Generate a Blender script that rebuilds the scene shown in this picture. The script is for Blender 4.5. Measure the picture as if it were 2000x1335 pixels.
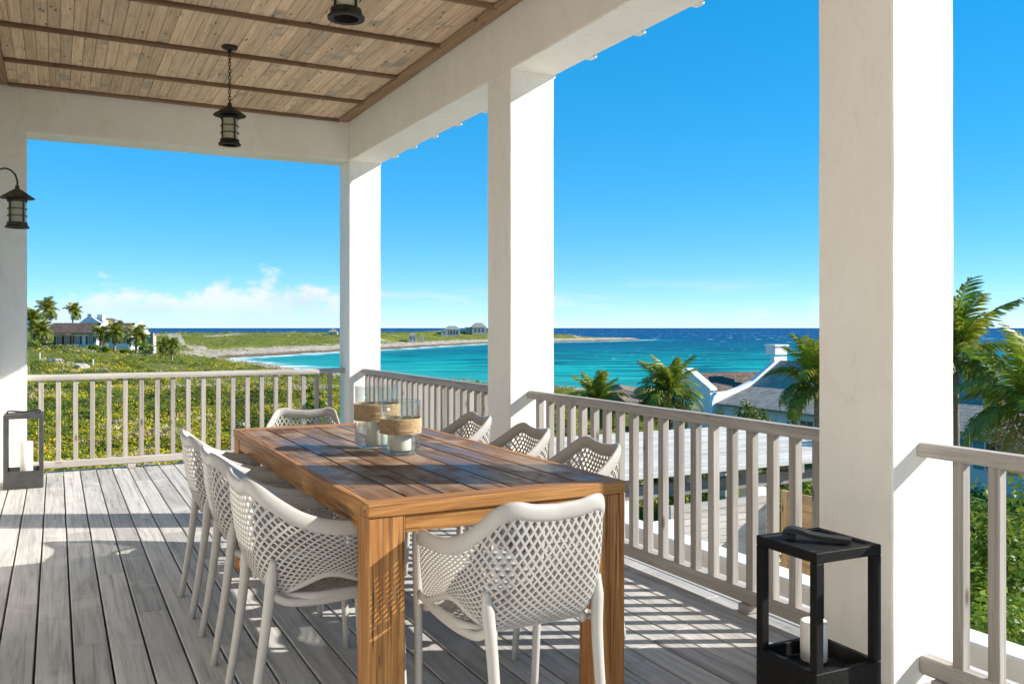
import bpy, bmesh, math, random
import numpy as np
from mathutils import Vector, Matrix

for o in list(bpy.data.objects):
    bpy.data.objects.remove(o)
SC = bpy.context.scene
COL = SC.collection
R = math.radians
random.seed(7)
RNG = np.random.default_rng(7)

# ------------------------------------------------------------------ camera
CAM_H = 1.33
YAW = R(27.3)
F_PX = 1727.0                       # focal length in pixels of the 2000 px wide photograph
cs, sn = math.cos(YAW), math.sin(YAW)
cam = bpy.data.cameras.new('camera')
cam.sensor_width = 36.0
cam.lens = 36.0 * F_PX / 2000.0
cam.shift_y = -27.5 / 2000.0
cam.clip_start = 0.05
cam.clip_end = 90000
cam_ob = bpy.data.objects.new('camera', cam)
COL.objects.link(cam_ob)
cam_ob.location = (0, 0, CAM_H)
cam_ob.rotation_euler = (R(90), 0, -YAW)
SC.camera = cam_ob

# ------------------------------------------------------------------ sky and sun
SUN_EL = R(29.5)
SUN_AZ = R(115.6)                   # clockwise from +Y, where the sun stands
world = bpy.data.worlds.new('World')
SC.world = world
world.use_nodes = True
wn = world.node_tree.nodes
wl = world.node_tree.links
wn.clear()
def wnode(t, **k):
    n = wn.new(t)
    for a, b in k.items():
        setattr(n, a, b)
    return n
sky = wnode('ShaderNodeTexSky', sky_type='NISHITA', sun_disc=False, sun_elevation=SUN_EL,
            sun_rotation=SUN_AZ, altitude=2000, air_density=0.62, dust_density=0.0, ozone_density=5)
hs = wnode('ShaderNodeHueSaturation')
hs.inputs['Hue'].default_value = 0.493
hs.inputs['Saturation'].default_value = 1.93
hs.inputs['Value'].default_value = 1.62
gam = wnode('ShaderNodeGamma')
gam.inputs['Gamma'].default_value = 0.45
wl.new(sky.outputs[0], gam.inputs['Color'])
wl.new(gam.outputs[0], hs.inputs['Color'])
tc = wnode('ShaderNodeTexCoord')
sep = wnode('ShaderNodeSeparateXYZ')
wl.new(tc.outputs['Generated'], sep.inputs[0])
def wmath(op, a, b=None, c=None, clamp=False):
    n = wnode('ShaderNodeMath', operation=op)
    n.use_clamp = clamp
    for i, v in enumerate((a, b, c)):
        if v is None:
            continue
        if isinstance(v, (int, float)):
            n.inputs[i].default_value = v
        else:
            wl.new(v, n.inputs[i])
    return n.outputs[0]
def wnoise(scale_vec, loc, scale, detail, rough):
    mp = wnode('ShaderNodeMapping')
    mp.inputs['Scale'].default_value = scale_vec
    mp.inputs['Location'].default_value = loc
    wl.new(tc.outputs['Generated'], mp.inputs['Vector'])
    n = wnode('ShaderNodeTexNoise')
    n.inputs['Scale'].default_value = scale
    n.inputs['Detail'].default_value = detail
    n.inputs['Roughness'].default_value = rough
    wl.new(mp.outputs[0], n.inputs['Vector'])
    return n.outputs['Fac']
n_puff = wnoise((1, 1, 1.7), (3.1, 0.4, 0.2), 17.0, 5.0, 0.62)
n_big = wnoise((1, 1, 0.2), (5.3, 3.7, 0.0), 2.1, 2.0, 0.5)
z = sep.outputs['Z']
# cumulus bank sitting on the horizon, its tops uneven, thicker where the slow noise is high
top = wmath('MULTIPLY_ADD', n_big, 0.27, -0.103)
up = wmath('DIVIDE', z, wmath('MAXIMUM', top, 0.008))
dens = wmath('SUBTRACT', wmath('MULTIPLY_ADD', n_puff, 1.9, -0.17), wmath('MULTIPLY', up, 0.62))
cum = wnode('ShaderNodeMapRange', interpolation_type='SMOOTHSTEP')
cum.inputs['From Min'].default_value = 0.16
cum.inputs['From Max'].default_value = 0.56
wl.new(dens, cum.inputs['Value'])
soft = wnode('ShaderNodeMapRange', interpolation_type='SMOOTHSTEP')
soft.inputs['From Min'].default_value = -0.012
soft.inputs['From Max'].default_value = 0.045
soft.inputs['To Min'].default_value = 0.1
soft.inputs['To Max'].default_value = 0.9
wl.new(z, soft.inputs['Value'])
has = wnode('ShaderNodeMapRange', interpolation_type='SMOOTHSTEP')
has.inputs['From Min'].default_value = 0.014
has.inputs['From Max'].default_value = 0.042
has.inputs['To Min'].default_value = 0.12
wl.new(top, has.inputs['Value'])
cfac = wmath('MULTIPLY', wmath('MULTIPLY', cum.outputs[0], has.outputs[0]), soft.outputs[0], clamp=True)
# light wisps a little higher
n_w = wnoise((1, 1, 9.0), (0.3, 1.2, 0.1), 5.0, 3.0, 0.6)
wis = wnode('ShaderNodeMapRange', interpolation_type='SMOOTHSTEP')
wis.inputs['From Min'].default_value = 0.52
wis.inputs['From Max'].default_value = 0.80
wl.new(n_w, wis.inputs['Value'])
wz = wnode('ShaderNodeMapRange', interpolation_type='SMOOTHSTEP')
wz.inputs['From Min'].default_value = 0.06
wz.inputs['From Max'].default_value = 0.03
wl.new(z, wz.inputs['Value'])
wfac = wmath('MULTIPLY', wmath('MULTIPLY', wis.outputs[0], wz.outputs[0]), 0.7)
fac = wmath('MAXIMUM', cfac, wfac)
shade = wnode('ShaderNodeMix', data_type='RGBA')
shade.inputs['A'].default_value = (2.2, 2.47, 2.65, 1)
shade.inputs['B'].default_value = (3.05, 3.07, 3.07, 1)
lit = wnode('ShaderNodeMapRange', interpolation_type='SMOOTHSTEP')
lit.inputs['From Min'].default_value = 0.25
lit.inputs['From Max'].default_value = 0.75
n_lit = wnoise((1, 1, 1.7), (3.1, 0.4, 0.18), 17.0, 2.0, 0.6)
wl.new(wmath('MULTIPLY_ADD', n_lit, 0.75, wmath('MULTIPLY', up, 0.35)), lit.inputs['Value'])
wl.new(lit.outputs[0], shade.inputs['Factor'])
mixc = wnode('ShaderNodeMix', data_type='RGBA')
wl.new(fac, mixc.inputs['Factor'])
wl.new(hs.outputs['Color'], mixc.inputs['A'])
wl.new(shade.outputs['Result'], mixc.inputs['B'])
bg = wnode('ShaderNodeBackground')
bg.inputs['Strength'].default_value = 0.10
wl.new(mixc.outputs['Result'], bg.inputs['Color'])
wo = wnode('ShaderNodeOutputWorld')
wl.new(bg.outputs[0], wo.inputs['Surface'])

sun = bpy.data.lights.new('sun', 'SUN')
sun.energy = 2.75
sun.angle = R(0.53)
sun.color = (1.0, 0.94, 0.84)
sun_ob = bpy.data.objects.new('sun', sun)
COL.objects.link(sun_ob)
to_sun = Vector((math.sin(SUN_AZ) * math.cos(SUN_EL), math.cos(SUN_AZ) * math.cos(SUN_EL), math.sin(SUN_EL)))
sun_ob.rotation_euler = to_sun.to_track_quat('Z', 'Y').to_euler()
sun_ob.location = (30, -20, 30)

vs = SC.view_settings
vs.view_transform = 'Standard'
vs.look = 'None'
vs.gamma = 1.0
vs.use_curve_mapping = False
vs.exposure = 1.7
SC.render.resolution_x = 1024
SC.render.resolution_y = 683
SC.cycles.max_bounces = 8
SC.cycles.diffuse_bounces = 5
SC.cycles.glossy_bounces = 3
SC.cycles.transmission_bounces = 4
SC.cycles.transparent_max_bounces = 12
SC.cycles.caustics_reflective = False
SC.cycles.caustics_refractive = False

# ------------------------------------------------------------------ helpers
def ld(L, D):
    """lateral / depth metres from the camera -> world x, y"""
    return (L * cs + D * sn, D * cs - L * sn)
def at(px, D):
    return ld((px - 1000.0) / F_PX * D, D)
def zat(py, D):
    return CAM_H - (py - 640.0) / F_PX * D

def tag(o, label=None, cat=None, group=None, kind=None):
    if label: o['label'] = label
    if cat: o['category'] = cat
    if group: o['group'] = group
    if kind: o['kind'] = kind
    return o
def thing(name, label=None, cat=None, loc=(0, 0, 0), rz=0.0, group=None, kind=None):
    o = bpy.data.objects.new(name, None)
    o.empty_display_size = 0.1
    COL.objects.link(o)
    o.location = loc
    o.rotation_euler = (0, 0, rz)
    return tag(o, label, cat, group, kind)
def link(name, me, mat, parent=None):
    o = bpy.data.objects.new(name, me)
    COL.objects.link(o)
    if mat is not None and len(me.materials) == 0:
        me.materials.append(mat)
    if parent is not None:
        o.parent = parent
    return o
def part(name, bm, mat, parent=None, smooth=False, label=None):
    me = bpy.data.meshes.new(name)
    bm.normal_update()
    bm.to_mesh(me)
    bm.free()
    if smooth:
        me.polygons.foreach_set('use_smooth', [True] * len(me.polygons))
    o = link(name, me, mat, parent)
    if label: o['label'] = label
    return o
def pydata(name, verts, faces, mat, parent=None, smooth=False):
    me = bpy.data.meshes.new(name)
    me.from_pydata([tuple(v) for v in verts], [], faces)
    if smooth:
        me.polygons.foreach_set('use_smooth', [True] * len(me.polygons))
    return link(name, me, mat, parent)
def copy_tree(o, parent=None):
    c = o.copy()
    COL.objects.link(c)
    c.parent = parent
    for ch in list(o.children):
        copy_tree(ch, c)
    return c

def add_box(bm, mn, mx, bev=0.0):
    x0, y0, z0 = mn
    x1, y1, z1 = mx
    v = [bm.verts.new(p) for p in ((x0, y0, z0), (x1, y0, z0), (x1, y1, z0), (x0, y1, z0),
                                   (x0, y0, z1), (x1, y0, z1), (x1, y1, z1), (x0, y1, z1))]
    fs = [bm.faces.new([v[i] for i in f]) for f in ((3, 2, 1, 0), (4, 5, 6, 7), (0, 1, 5, 4), (1, 2, 6, 5), (2, 3, 7, 6), (3, 0, 4, 7))]
    if bev > 0:
        es = set()
        for f in fs:
            es.update(f.edges)
        bmesh.ops.bevel(bm, geom=list(es), offset=bev, segments=1, affect='EDGES')
    return bm
def boxbm(mn, mx, bev=0.0):
    return add_box(bmesh.new(), mn, mx, bev)
def add_tube(bm, pts, radii, seg=10, flat=(1, 1), up=None, cap=True):
    pts = [Vector(p) for p in pts]
    n = len(pts)
    if isinstance(radii, (int, float)):
        radii = [radii] * n
    rings = []
    prev = None
    for i, p in enumerate(pts):
        t = (pts[min(i + 1, n - 1)] - pts[max(i - 1, 0)])
        t.normalize()
        if up is not None:
            a = Vector(up[i] if isinstance(up, list) else up)
        else:
            a = prev if prev is not None else (Vector((0, 0, 1)) if abs(t.z) < 0.9 else Vector((1, 0, 0)))
        a = a - t * a.dot(t)
        if a.length < 1e-6:
            a = t.orthogonal()
        a.normalize()
        prev = a
        b = t.cross(a)
        rings.append([bm.verts.new(p + (a * math.cos(k * 2 * math.pi / seg) * flat[0] + b * math.sin(k * 2 * math.pi / seg) * flat[1]) * radii[i]) for k in range(seg)])
    for i in range(n - 1):
        for k in range(seg):
            bm.faces.new((rings[i][k], rings[i][(k + 1) % seg], rings[i + 1][(k + 1) % seg], rings[i + 1][k]))
    if cap:
        bm.faces.new(rings[0][::-1])
        bm.faces.new(rings[-1])
    return bm
def add_lathe(bm, prof, seg=32, c=(0, 0, 0), closed=False):
    rings = []
    for r, zz in prof:
        if r < 1e-6:
            rings.append([bm.verts.new((c[0], c[1], c[2] + zz))])
        else:
            rings.append([bm.verts.new((c[0] + r * math.cos(2 * math.pi * k / seg), c[1] + r * math.sin(2 * math.pi * k / seg), c[2] + zz)) for k in range(seg)])
    prs = list(zip(rings[:-1], rings[1:]))
    if closed:
        prs.append((rings[-1], rings[0]))
    for a, b in prs:
        for k in range(seg):
            k2 = (k + 1) % seg
            if len(a) == 1 and len(b) == 1:
                continue
            if len(a) == 1:
                bm.faces.new((a[0], b[k2], b[k]))
            elif len(b) == 1:
                bm.faces.new((a[k], a[k2], b[0]))
            else:
                bm.faces.new((a[k], a[k2], b[k2], b[k]))
    return bm
def crom(pts, n):
    """Catmull-Rom resample to n points"""
    P = [np.array(p, float) for p in pts]
    P = [2 * P[0] - P[1]] + P + [2 * P[-1] - P[-2]]
    m = len(P) - 3
    out = []
    for i in range(n):
        s = i / (n - 1) * m
        k = min(int(s), m - 1)
        t = s - k
        a, b, c, d = P[k:k + 4]
        out.append(0.5 * ((2 * b) + (c - a) * t + (2 * a - 5 * b + 4 * c - d) * t * t + (3 * b - a - 3 * c + d) * t ** 3))
    return out

# ------------------------------------------------------------------ materials
def new_mat(name):
    m = bpy.data.materials.new(name)
    m.use_nodes = True
    nt = m.node_tree
    nt.nodes.clear()
    out = nt.nodes.new('ShaderNodeOutputMaterial')
    b = nt.nodes.new('ShaderNodeBsdfPrincipled')
    nt.links.new(b.outputs[0], out.inputs['Surface'])
    return m, nt, b, out
class NB:
    def __init__(s, nt):
        s.nt = nt
    def n(s, t, **k):
        x = s.nt.nodes.new(t)
        for a, b in k.items():
            setattr(x, a, b)
        return x
    def l(s, a, b):
        s.nt.links.new(a, b)
    def coord(s, kind='Object', scale=(1, 1, 1), rand=False):
        t = s.n('ShaderNodeTexCoord')
        o = t.outputs[kind]
        if kind == 'World':
            pass
        mp = s.n('ShaderNodeMapping')
        mp.inputs['Scale'].default_value = scale
        s.l(o, mp.inputs['Vector'])
        if rand:
            oi = s.n('ShaderNodeObjectInfo')
            mu = s.n('ShaderNodeVectorMath', operation='SCALE')
            mu.inputs[0].default_value = (37.0, 91.0, 53.0)
            s.l(oi.outputs['Random'], mu.inputs['Scale'])
            s.l(mu.outputs[0], mp.inputs['Location'])
        return mp.outputs[0]
    def pos(s, scale=(1, 1, 1)):
        g = s.n('ShaderNodeNewGeometry')
        mp = s.n('ShaderNodeMapping')
        mp.inputs['Scale'].default_value = scale
        s.l(g.outputs['Position'], mp.inputs['Vector'])
        return mp.outputs[0]
    def noise(s, vec, scale, detail=4, rough=0.5, dist=0.0):
        x = s.n('ShaderNodeTexNoise')
        x.inputs['Scale'].default_value = scale
        x.inputs['Detail'].default_value = detail
        x.inputs['Roughness'].default_value = rough
        x.inputs['Distortion'].default_value = dist
        s.l(vec, x.inputs['Vector'])
        return x.outputs['Fac']
    def ramp(s, fac, stops):
        x = s.n('ShaderNodeValToRGB')
        e = x.color_ramp.elements
        while len(e) > 1:
            e.remove(e[-1])
        e[0].position = stops[0][0]
        e[0].color = (*stops[0][1], 1)
        for p, c in stops[1:]:
            k = e.new(p)
            k.color = (*c, 1)
        s.l(fac, x.inputs[0])
        return x.outputs['Color']
    def rng(s, v, a, b, c=0.0, d=1.0, smooth=False):
        x = s.n('ShaderNodeMapRange')
        if smooth:
            x.interpolation_type = 'SMOOTHSTEP'
        for k, q in zip(('From Min', 'From Max', 'To Min', 'To Max'), (a, b, c, d)):
            x.inputs[k].default_value = q
        s.l(v, x.inputs['Value'])
        return x.outputs[0]
    def mix(s, f, a, b, mode='MIX'):
        x = s.n('ShaderNodeMix', data_type='RGBA', blend_type=mode)
        for k, v in (('Factor', f), ('A', a), ('B', b)):
            if isinstance(v, (int, float)):
                x.inputs[k].default_value = v
            elif isinstance(v, tuple):
                x.inputs[k].default_value = (*v, 1)
            else:
                s.l(v, x.inputs[k])
        return x.outputs['Result']
    def math(s, op, a, b=None, clamp=False):
        x = s.n('ShaderNodeMath', operation=op)
        x.use_clamp = clamp
        for i, v in enumerate((a, b)):
            if v is None: continue
            if isinstance(v, (int, float)):
                x.inputs[i].default_value = v
            else:
                s.l(v, x.inputs[i])
        return x.outputs[0]
    def bump(s, h, strength, dist):
        x = s.n('ShaderNodeBump')
        x.inputs['Strength'].default_value = strength
        x.inputs['Distance'].default_value = dist
        s.l(h, x.inputs['Height'])
        return x.outputs['Normal']

def mat_stucco(name, ca, cb, cc):
    m, nt, b, out = new_mat(name)
    q = NB(nt)
    p = q.pos((1, 1, 0.6))
    n1 = q.noise(p, 1.6, 4, 0.62, 0.6)
    n2 = q.noise(p, 7.0, 5, 0.72, 1.2)
    c = q.mix(q.rng(n1, 0.42, 0.7, 0, 1, True), ca, cb)
    c = q.mix(q.rng(n2, 0.50, 0.78, 0, 0.7, True), c, cc)
    q.l(c, b.inputs['Base Color'])
    b.inputs['Roughness'].default_value = 0.85
    b.inputs['Specular IOR Level'].default_value = 0.2
    q.l(q.bump(n2, 0.35, 0.01), b.inputs['Normal'])
    return m
def mat_wood(name, stops, along=1, scale=1.0, rough=0.65, knots=0.0, bump=0.4, val=(0.8, 1.2), spec=0.3, wet=None, grey=None, streak=0.0):
    """grain runs along the object's own axis `along`"""
    m, nt, b, out = new_mat(name)
    q = NB(nt)
    sc = [14.0, 14.0, 14.0]
    sc[along] = 0.9
    sc = tuple(v * scale for v in sc)
    co = q.coord('Object', sc, rand=True)
    n1 = q.noise(co, 1.0, 4, 0.65, 1.4)
    sc2 = [120.0 * scale] * 3
    sc2[along] = 3.0 * scale
    n2 = q.noise(q.coord('Object', tuple(sc2), rand=True), 1.0, 1, 0.6)
    f = q.math('ADD', q.math('MULTIPLY', n1, 0.75), q.math('MULTIPLY', n2, 0.25))
    c = q.ramp(f, stops)
    if streak:
        sc3 = [46.0 * scale] * 3
        sc3[along] = 0.8 * scale
        n3 = q.noise(q.coord('Object', tuple(sc3), rand=True), 1.0, 3, 0.7, 0.9)
        c = q.mix(q.rng(n3, 0.50, 0.68, 0, streak, True), c, tuple(v * 0.30 for v in stops[0][1]))
    oi = q.n('ShaderNodeObjectInfo')
    hv = q.n('ShaderNodeHueSaturation')
    q.l(q.rng(oi.outputs['Random'], 0, 1, *val), hv.inputs['Value'])
    q.l(c, hv.inputs['Color'])
    c = hv.outputs[0]
    if grey:
        gn = q.noise(q.coord('Object', (2.2, 2.2, 2.2), rand=True), 1.0, 3, 0.65, 0.5)
        c = q.mix(q.rng(gn, grey[1], grey[2], 0, 1, True), c, grey[0])
    if knots:
        ks = [9.0, 9.0, 9.0]
        ks[along] = 3.2
        v = q.n('ShaderNodeTexVoronoi')
        v.inputs['Scale'].default_value = 1.0
        q.l(q.coord('Object', tuple(k * scale for k in ks), rand=True), v.inputs['Vector'])
        kf = q.rng(v.outputs['Distance'], 0.05, 0.17, knots, 0, True)
        c = q.mix(kf, c, (0.07, 0.035, 0.018))
    q.l(c, b.inputs['Base Color'])
    b.inputs['Roughness'].default_value = rough
    b.inputs['Specular IOR Level'].default_value = spec
    if wet:
        wn_ = q.noise(q.coord('Object', (3.5, 2.0, 3.5), rand=True), 1.0, 5, 0.6, 0.3)
        q.l(q.rng(wn_, 0.42, 0.62, wet[0], wet[1], True), b.inputs['Roughness'])
    q.l(q.bump(n1, bump, 0.004), b.inputs['Normal'])
    return m
def mat_plain(name, col, rough=0.5, spec=0.5, metal=0.0, var=0.0, vscale=6.0, bump=0.0, rand=0.0):
    m, nt, b, out = new_mat(name)
    q = NB(nt)
    co = q.coord('Object')
    n = q.noise(co, vscale, 3, 0.6)
    lo = tuple(max(0, c * (1 - var)) for c in col)
    hi = tuple(min(1, c * (1 + var)) for c in col)
    c = q.mix(q.rng(n, 0.3, 0.7), lo, hi)
    if rand:
        oi = q.n('ShaderNodeObjectInfo')
        hv = q.n('ShaderNodeHueSaturation')
        q.l(q.rng(oi.outputs['Random'], 0, 1, 1 - rand, 1 + rand), hv.inputs['Value'])
        q.l(c, hv.inputs['Color'])
        c = hv.outputs[0]
    q.l(c, b.inputs['Base Color'])
    b.inputs['Roughness'].default_value = rough
    b.inputs['Specular IOR Level'].default_value = spec
    b.inputs['Metallic'].default_value = metal
    if bump:
        q.l(q.bump(q.noise(co, vscale * 6, 3, 0.6), bump, 0.004), b.inputs['Normal'])
    return m
def mat_leaf(name, attr='tint', trans=0.3, rough=0.5, gain=1.0):
    m, nt, b, out = new_mat(name)
    q = NB(nt)
    a = q.n('ShaderNodeAttribute', attribute_name=attr)
    col = a.outputs['Color']
    q.l(col, b.inputs['Base Color'])
    b.inputs['Roughness'].default_value = rough
    b.inputs['Specular IOR Level'].default_value = 0.3
    tr = q.n('ShaderNodeBsdfTranslucent')
    q.l(col, tr.inputs['Color'])
    ms = q.n('ShaderNodeMixShader')
    ms.inputs[0].default_value = trans
    q.l(b.outputs[0], ms.inputs[1])
    q.l(tr.outputs[0], ms.inputs[2])
    q.l(ms.outputs[0], out.inputs['Surface'])
    return m
def mat_shingle(name, ca, cb, row=0.2, axis='Z', rough=0.8):
    m, nt, b, out = new_mat(name)
    q = NB(nt)
    co = q.coord('Object', (1, 1, 1))
    br = q.n('ShaderNodeTexBrick')
    br.inputs['Scale'].default_value = 1.0
    br.inputs['Mortar Size'].default_value = 0.012
    br.inputs['Brick Width'].default_value = 0.16
    br.inputs['Row Height'].default_value = row
    br.inputs['Color1'].default_value = (*ca, 1)
    br.inputs['Color2'].default_value = (*cb, 1)
    br.inputs['Mortar'].default_value = (ca[0] * 0.35, ca[1] * 0.35, ca[2] * 0.35, 1)
    sw = q.n('ShaderNodeSeparateXYZ')
    q.l(co, sw.inputs[0])
    cb_ = q.n('ShaderNodeCombineXYZ')
    q.l(sw.outputs['Y' if axis == 'X' else 'X'], cb_.inputs[0])
    q.l(q.math('MULTIPLY', sw.outputs['Z'], 2.0), cb_.inputs[1])
    q.l(cb_.outputs[0], br.inputs['Vector'])
    n = q.noise(co, 1.6, 6, 0.65)
    c = q.mix(0.65, br.outputs['Color'], q.ramp(n, [(0.3, (0.35, 0.33, 0.3)), (0.7, (1.0, 1.0, 1.0))]), 'MULTIPLY')
    q.l(c, b.inputs['Base Color'])
    b.inputs['Roughness'].default_value = rough
    b.inputs['Specular IOR Level'].default_value = 0.2
    q.l(q.bump(br.outputs['Fac'], -0.6, 0.03), b.inputs['Normal'])
    return m

M = {}
M['stucco'] = mat_stucco('white_stucco', (0.92, 0.885, 0.825), (0.88, 0.835, 0.765), (0.80, 0.74, 0.655))
M['deck'] = mat_wood('weathered_deck', [(0.28, (0.27, 0.257, 0.243)), (0.5, (0.455, 0.44, 0.424)), (0.72, (0.58, 0.566, 0.55))], along=1, rough=0.65, val=(0.82, 1.12), bump=0.4, streak=0.4,
                     grey=((0.56, 0.552, 0.54), 0.5, 0.8))
M['rail'] = mat_wood('weathered_rail', [(0.25, (0.25, 0.225, 0.20)), (0.5, (0.38, 0.35, 0.32)), (0.75, (0.50, 0.47, 0.435))], along=1, rough=0.65, knots=0.5, val=(0.9, 1.1))
M['rail_x'] = mat_wood('weathered_rail_cross', [(0.25, (0.29, 0.265, 0.24)), (0.5, (0.43, 0.40, 0.37)), (0.75, (0.54, 0.51, 0.48))], along=0, rough=0.65, knots=0.4, val=(0.9, 1.1))
M['baluster'] = mat_wood('weathered_baluster', [(0.25, (0.27, 0.235, 0.205)), (0.5, (0.40, 0.365, 0.33)), (0.75, (0.52, 0.485, 0.45))], along=2, rough=0.7, knots=0.75, val=(0.82, 1.12), streak=0.3)
M['plank'] = mat_wood('reclaimed_ceiling_plank', [(0.24, (0.34, 0.20, 0.10)), (0.38, (0.68, 0.47, 0.31)), (0.6, (0.84, 0.63, 0.445)), (0.8, (0.90, 0.74, 0.57))], along=1, scale=1.5, rough=0.75, knots=0.9, val=(0.80, 1.12), bump=0.5, streak=0.35,
                      grey=((0.40, 0.34, 0.275), 0.57, 0.72))
M['batten'] = mat_wood('dark_batten', [(0.25, (0.13, 0.075, 0.04)), (0.5, (0.24, 0.145, 0.085)), (0.75, (0.33, 0.215, 0.13))], along=0, rough=0.6, knots=0.5)
M['border'] = mat_wood('dark_border', [(0.25, (0.15, 0.09, 0.05)), (0.5, (0.30, 0.19, 0.11)), (0.75, (0.40, 0.27, 0.165))], along=1, rough=0.6, knots=0.9)
TEAK = [(0.24, (0.12, 0.045, 0.013)), (0.42, (0.30, 0.13, 0.038)), (0.58, (0.44, 0.215, 0.07)), (0.75, (0.53, 0.295, 0.115))]
M['teak_leg'] = mat_wood('teak_leg', TEAK, along=2, scale=1.5, rough=0.55, val=(0.95, 1.05), bump=0.5, streak=0.9)
M['teak_x'] = mat_wood('teak_cross', TEAK, along=0, scale=1.4, rough=0.55, val=(0.9, 1.05), bump=0.5, streak=0.9)
M['teak_y'] = mat_wood('teak_side', TEAK, along=1, scale=1.4, rough=0.55, val=(0.9, 1.05), bump=0.5, streak=0.9)
TOPW = [(0.22, (0.05, 0.026, 0.015)), (0.42, (0.145, 0.076, 0.04)), (0.6, (0.26, 0.15, 0.085)), (0.8, (0.36, 0.235, 0.15))]
M['teak_top'] = mat_wood('weathered_table_slat', TOPW, along=1, scale=1.0, rough=0.45, val=(0.75, 1.15), bump=0.45, wet=(0.34, 0.75), spec=0.2, streak=0.8,
                         grey=((0.34, 0.27, 0.21), 0.50, 0.74))
M['plastic'] = mat_plain('grey_polypropylene', (0.435, 0.415, 0.39), rough=0.42, spec=0.4, var=0.02)
M['black_wood'] = mat_plain('black_stained_wood', (0.006, 0.0058, 0.0056), rough=0.6, spec=0.22, var=0.35, vscale=9, bump=0.5)
M['grey_wood'] = mat_plain('charcoal_stained_wood', (0.045, 0.045, 0.045), rough=0.55, spec=0.35, var=0.3, vscale=9, bump=0.5)
M['iron'] = mat_plain('dark_iron', (0.022, 0.018, 0.014), rough=0.55, spec=0.5, metal=0.3, var=0.5, vscale=25, bump=0.5)
M['iron_worn'] = mat_plain('weathered_iron', (0.075, 0.065, 0.05), rough=0.7, spec=0.4, metal=0.2, var=0.7, vscale=22, bump=0.6)
M['frost'] = mat_plain('amber_frosted_glass', (0.50, 0.47, 0.33), rough=0.35, spec=0.5, var=0.08)
M['candle'] = mat_plain('ivory_wax', (0.82, 0.79, 0.72), rough=0.5, spec=0.4, var=0.03)
M['candle'].node_tree.nodes['Principled BSDF'].inputs['Subsurface Weight'].default_value = 0.0
M['jute'] = mat_wood('jute_cord', [(0.28, (0.20, 0.115, 0.05)), (0.45, (0.48, 0.33, 0.185)), (0.62, (0.66, 0.50, 0.31)), (0.8, (0.74, 0.60, 0.41))], along=0, scale=6.0, rough=0.85, val=(1.0, 1.0), bump=0.6, spec=0.1)
M['leather'] = mat_plain('black_leather', (0.012, 0.012, 0.013), rough=0.6, spec=0.4, var=0.4, vscale=30, bump=0.6)
M['white_wall'] = mat_stucco('whitewashed_wall', (0.84, 0.83, 0.81), (0.79, 0.775, 0.75), (0.72, 0.70, 0.665))
M['trim'] = mat_plain('white_trim', (0.80, 0.80, 0.78), rough=0.6, var=0.05)
M['blue_shutter'] = mat_plain('blue_shutter', (0.10, 0.30, 0.42), rough=0.6, var=0.15)
M['brown_shutter'] = mat_plain('brown_shutter', (0.16, 0.08, 0.05), rough=0.6, var=0.15)
M['pane'] = mat_plain('window_glass', (0.03, 0.06, 0.08), rough=0.08, spec=0.8, var=0.1)
M['shingle_x'] = mat_shingle('grey_shingles', (0.40, 0.355, 0.30), (0.52, 0.465, 0.40), 0.22, 'X')
M['shingle_y'] = mat_shingle('brown_shingles', (0.15, 0.10, 0.075), (0.26, 0.19, 0.145), 0.22, 'Y')
M['shingle_far'] = mat_shingle('dark_brown_shingles', (0.13, 0.085, 0.065), (0.22, 0.155, 0.12), 0.3, 'Y')
M['shingle_grey_far'] = mat_plain('pale_far_roof', (0.24, 0.225, 0.205), rough=0.8, var=0.25, vscale=2)
M['pergola'] = mat_wood('bleached_roof_plank', [(0.25, (0.46, 0.42, 0.37)), (0.5, (0.66, 0.61, 0.54)), (0.75, (0.75, 0.70, 0.63))], along=0, scale=0.6, rough=0.8, val=(0.8, 1.08), streak=0.5)
M['beam_grey'] = mat_wood('grey_timber', [(0.25, (0.16, 0.145, 0.13)), (0.5, (0.28, 0.26, 0.235)), (0.75, (0.38, 0.355, 0.325))], along=0, scale=0.5, rough=0.8, knots=0.4)
M['clap'] = mat_wood('weathered_clapboard', [(0.25, (0.26, 0.235, 0.21)), (0.5, (0.42, 0.395, 0.365)), (0.75, (0.55, 0.525, 0.49))], along=0, scale=0.6, rough=0.8, val=(0.85, 1.1))
M['cedar'] = mat_wood('cedar_gate', [(0.25, (0.40, 0.21, 0.085)), (0.5, (0.58, 0.34, 0.15)), (0.75, (0.68, 0.44, 0.22))], along=2, scale=0.6, rough=0.6, knots=0.8)
M['leaf'] = mat_leaf('leaf', trans=0.35)
M['frond'] = mat_leaf('palm_frond', trans=0.3, rough=0.4)
M['cover'] = mat_leaf('scrub_leaves', trans=0.25, rough=0.6)
M['bark'] = mat_plain('palm_bark', (0.24, 0.19, 0.14), rough=0.9, var=0.4, vscale=12, bump=0.8)
M['stone'] = mat_plain('pale_limestone', (0.40, 0.36, 0.31), rough=0.9, var=0.3, vscale=3, bump=1.0)
M['far_wall'] = mat_plain('weathered_far_wall', (0.50, 0.47, 0.43), rough=0.85, var=0.15, vscale=2)
M['thatch'] = mat_plain('dry_thatch', (0.20, 0.15, 0.11), rough=0.9, var=0.5, vscale=8, bump=1.0)
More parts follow.
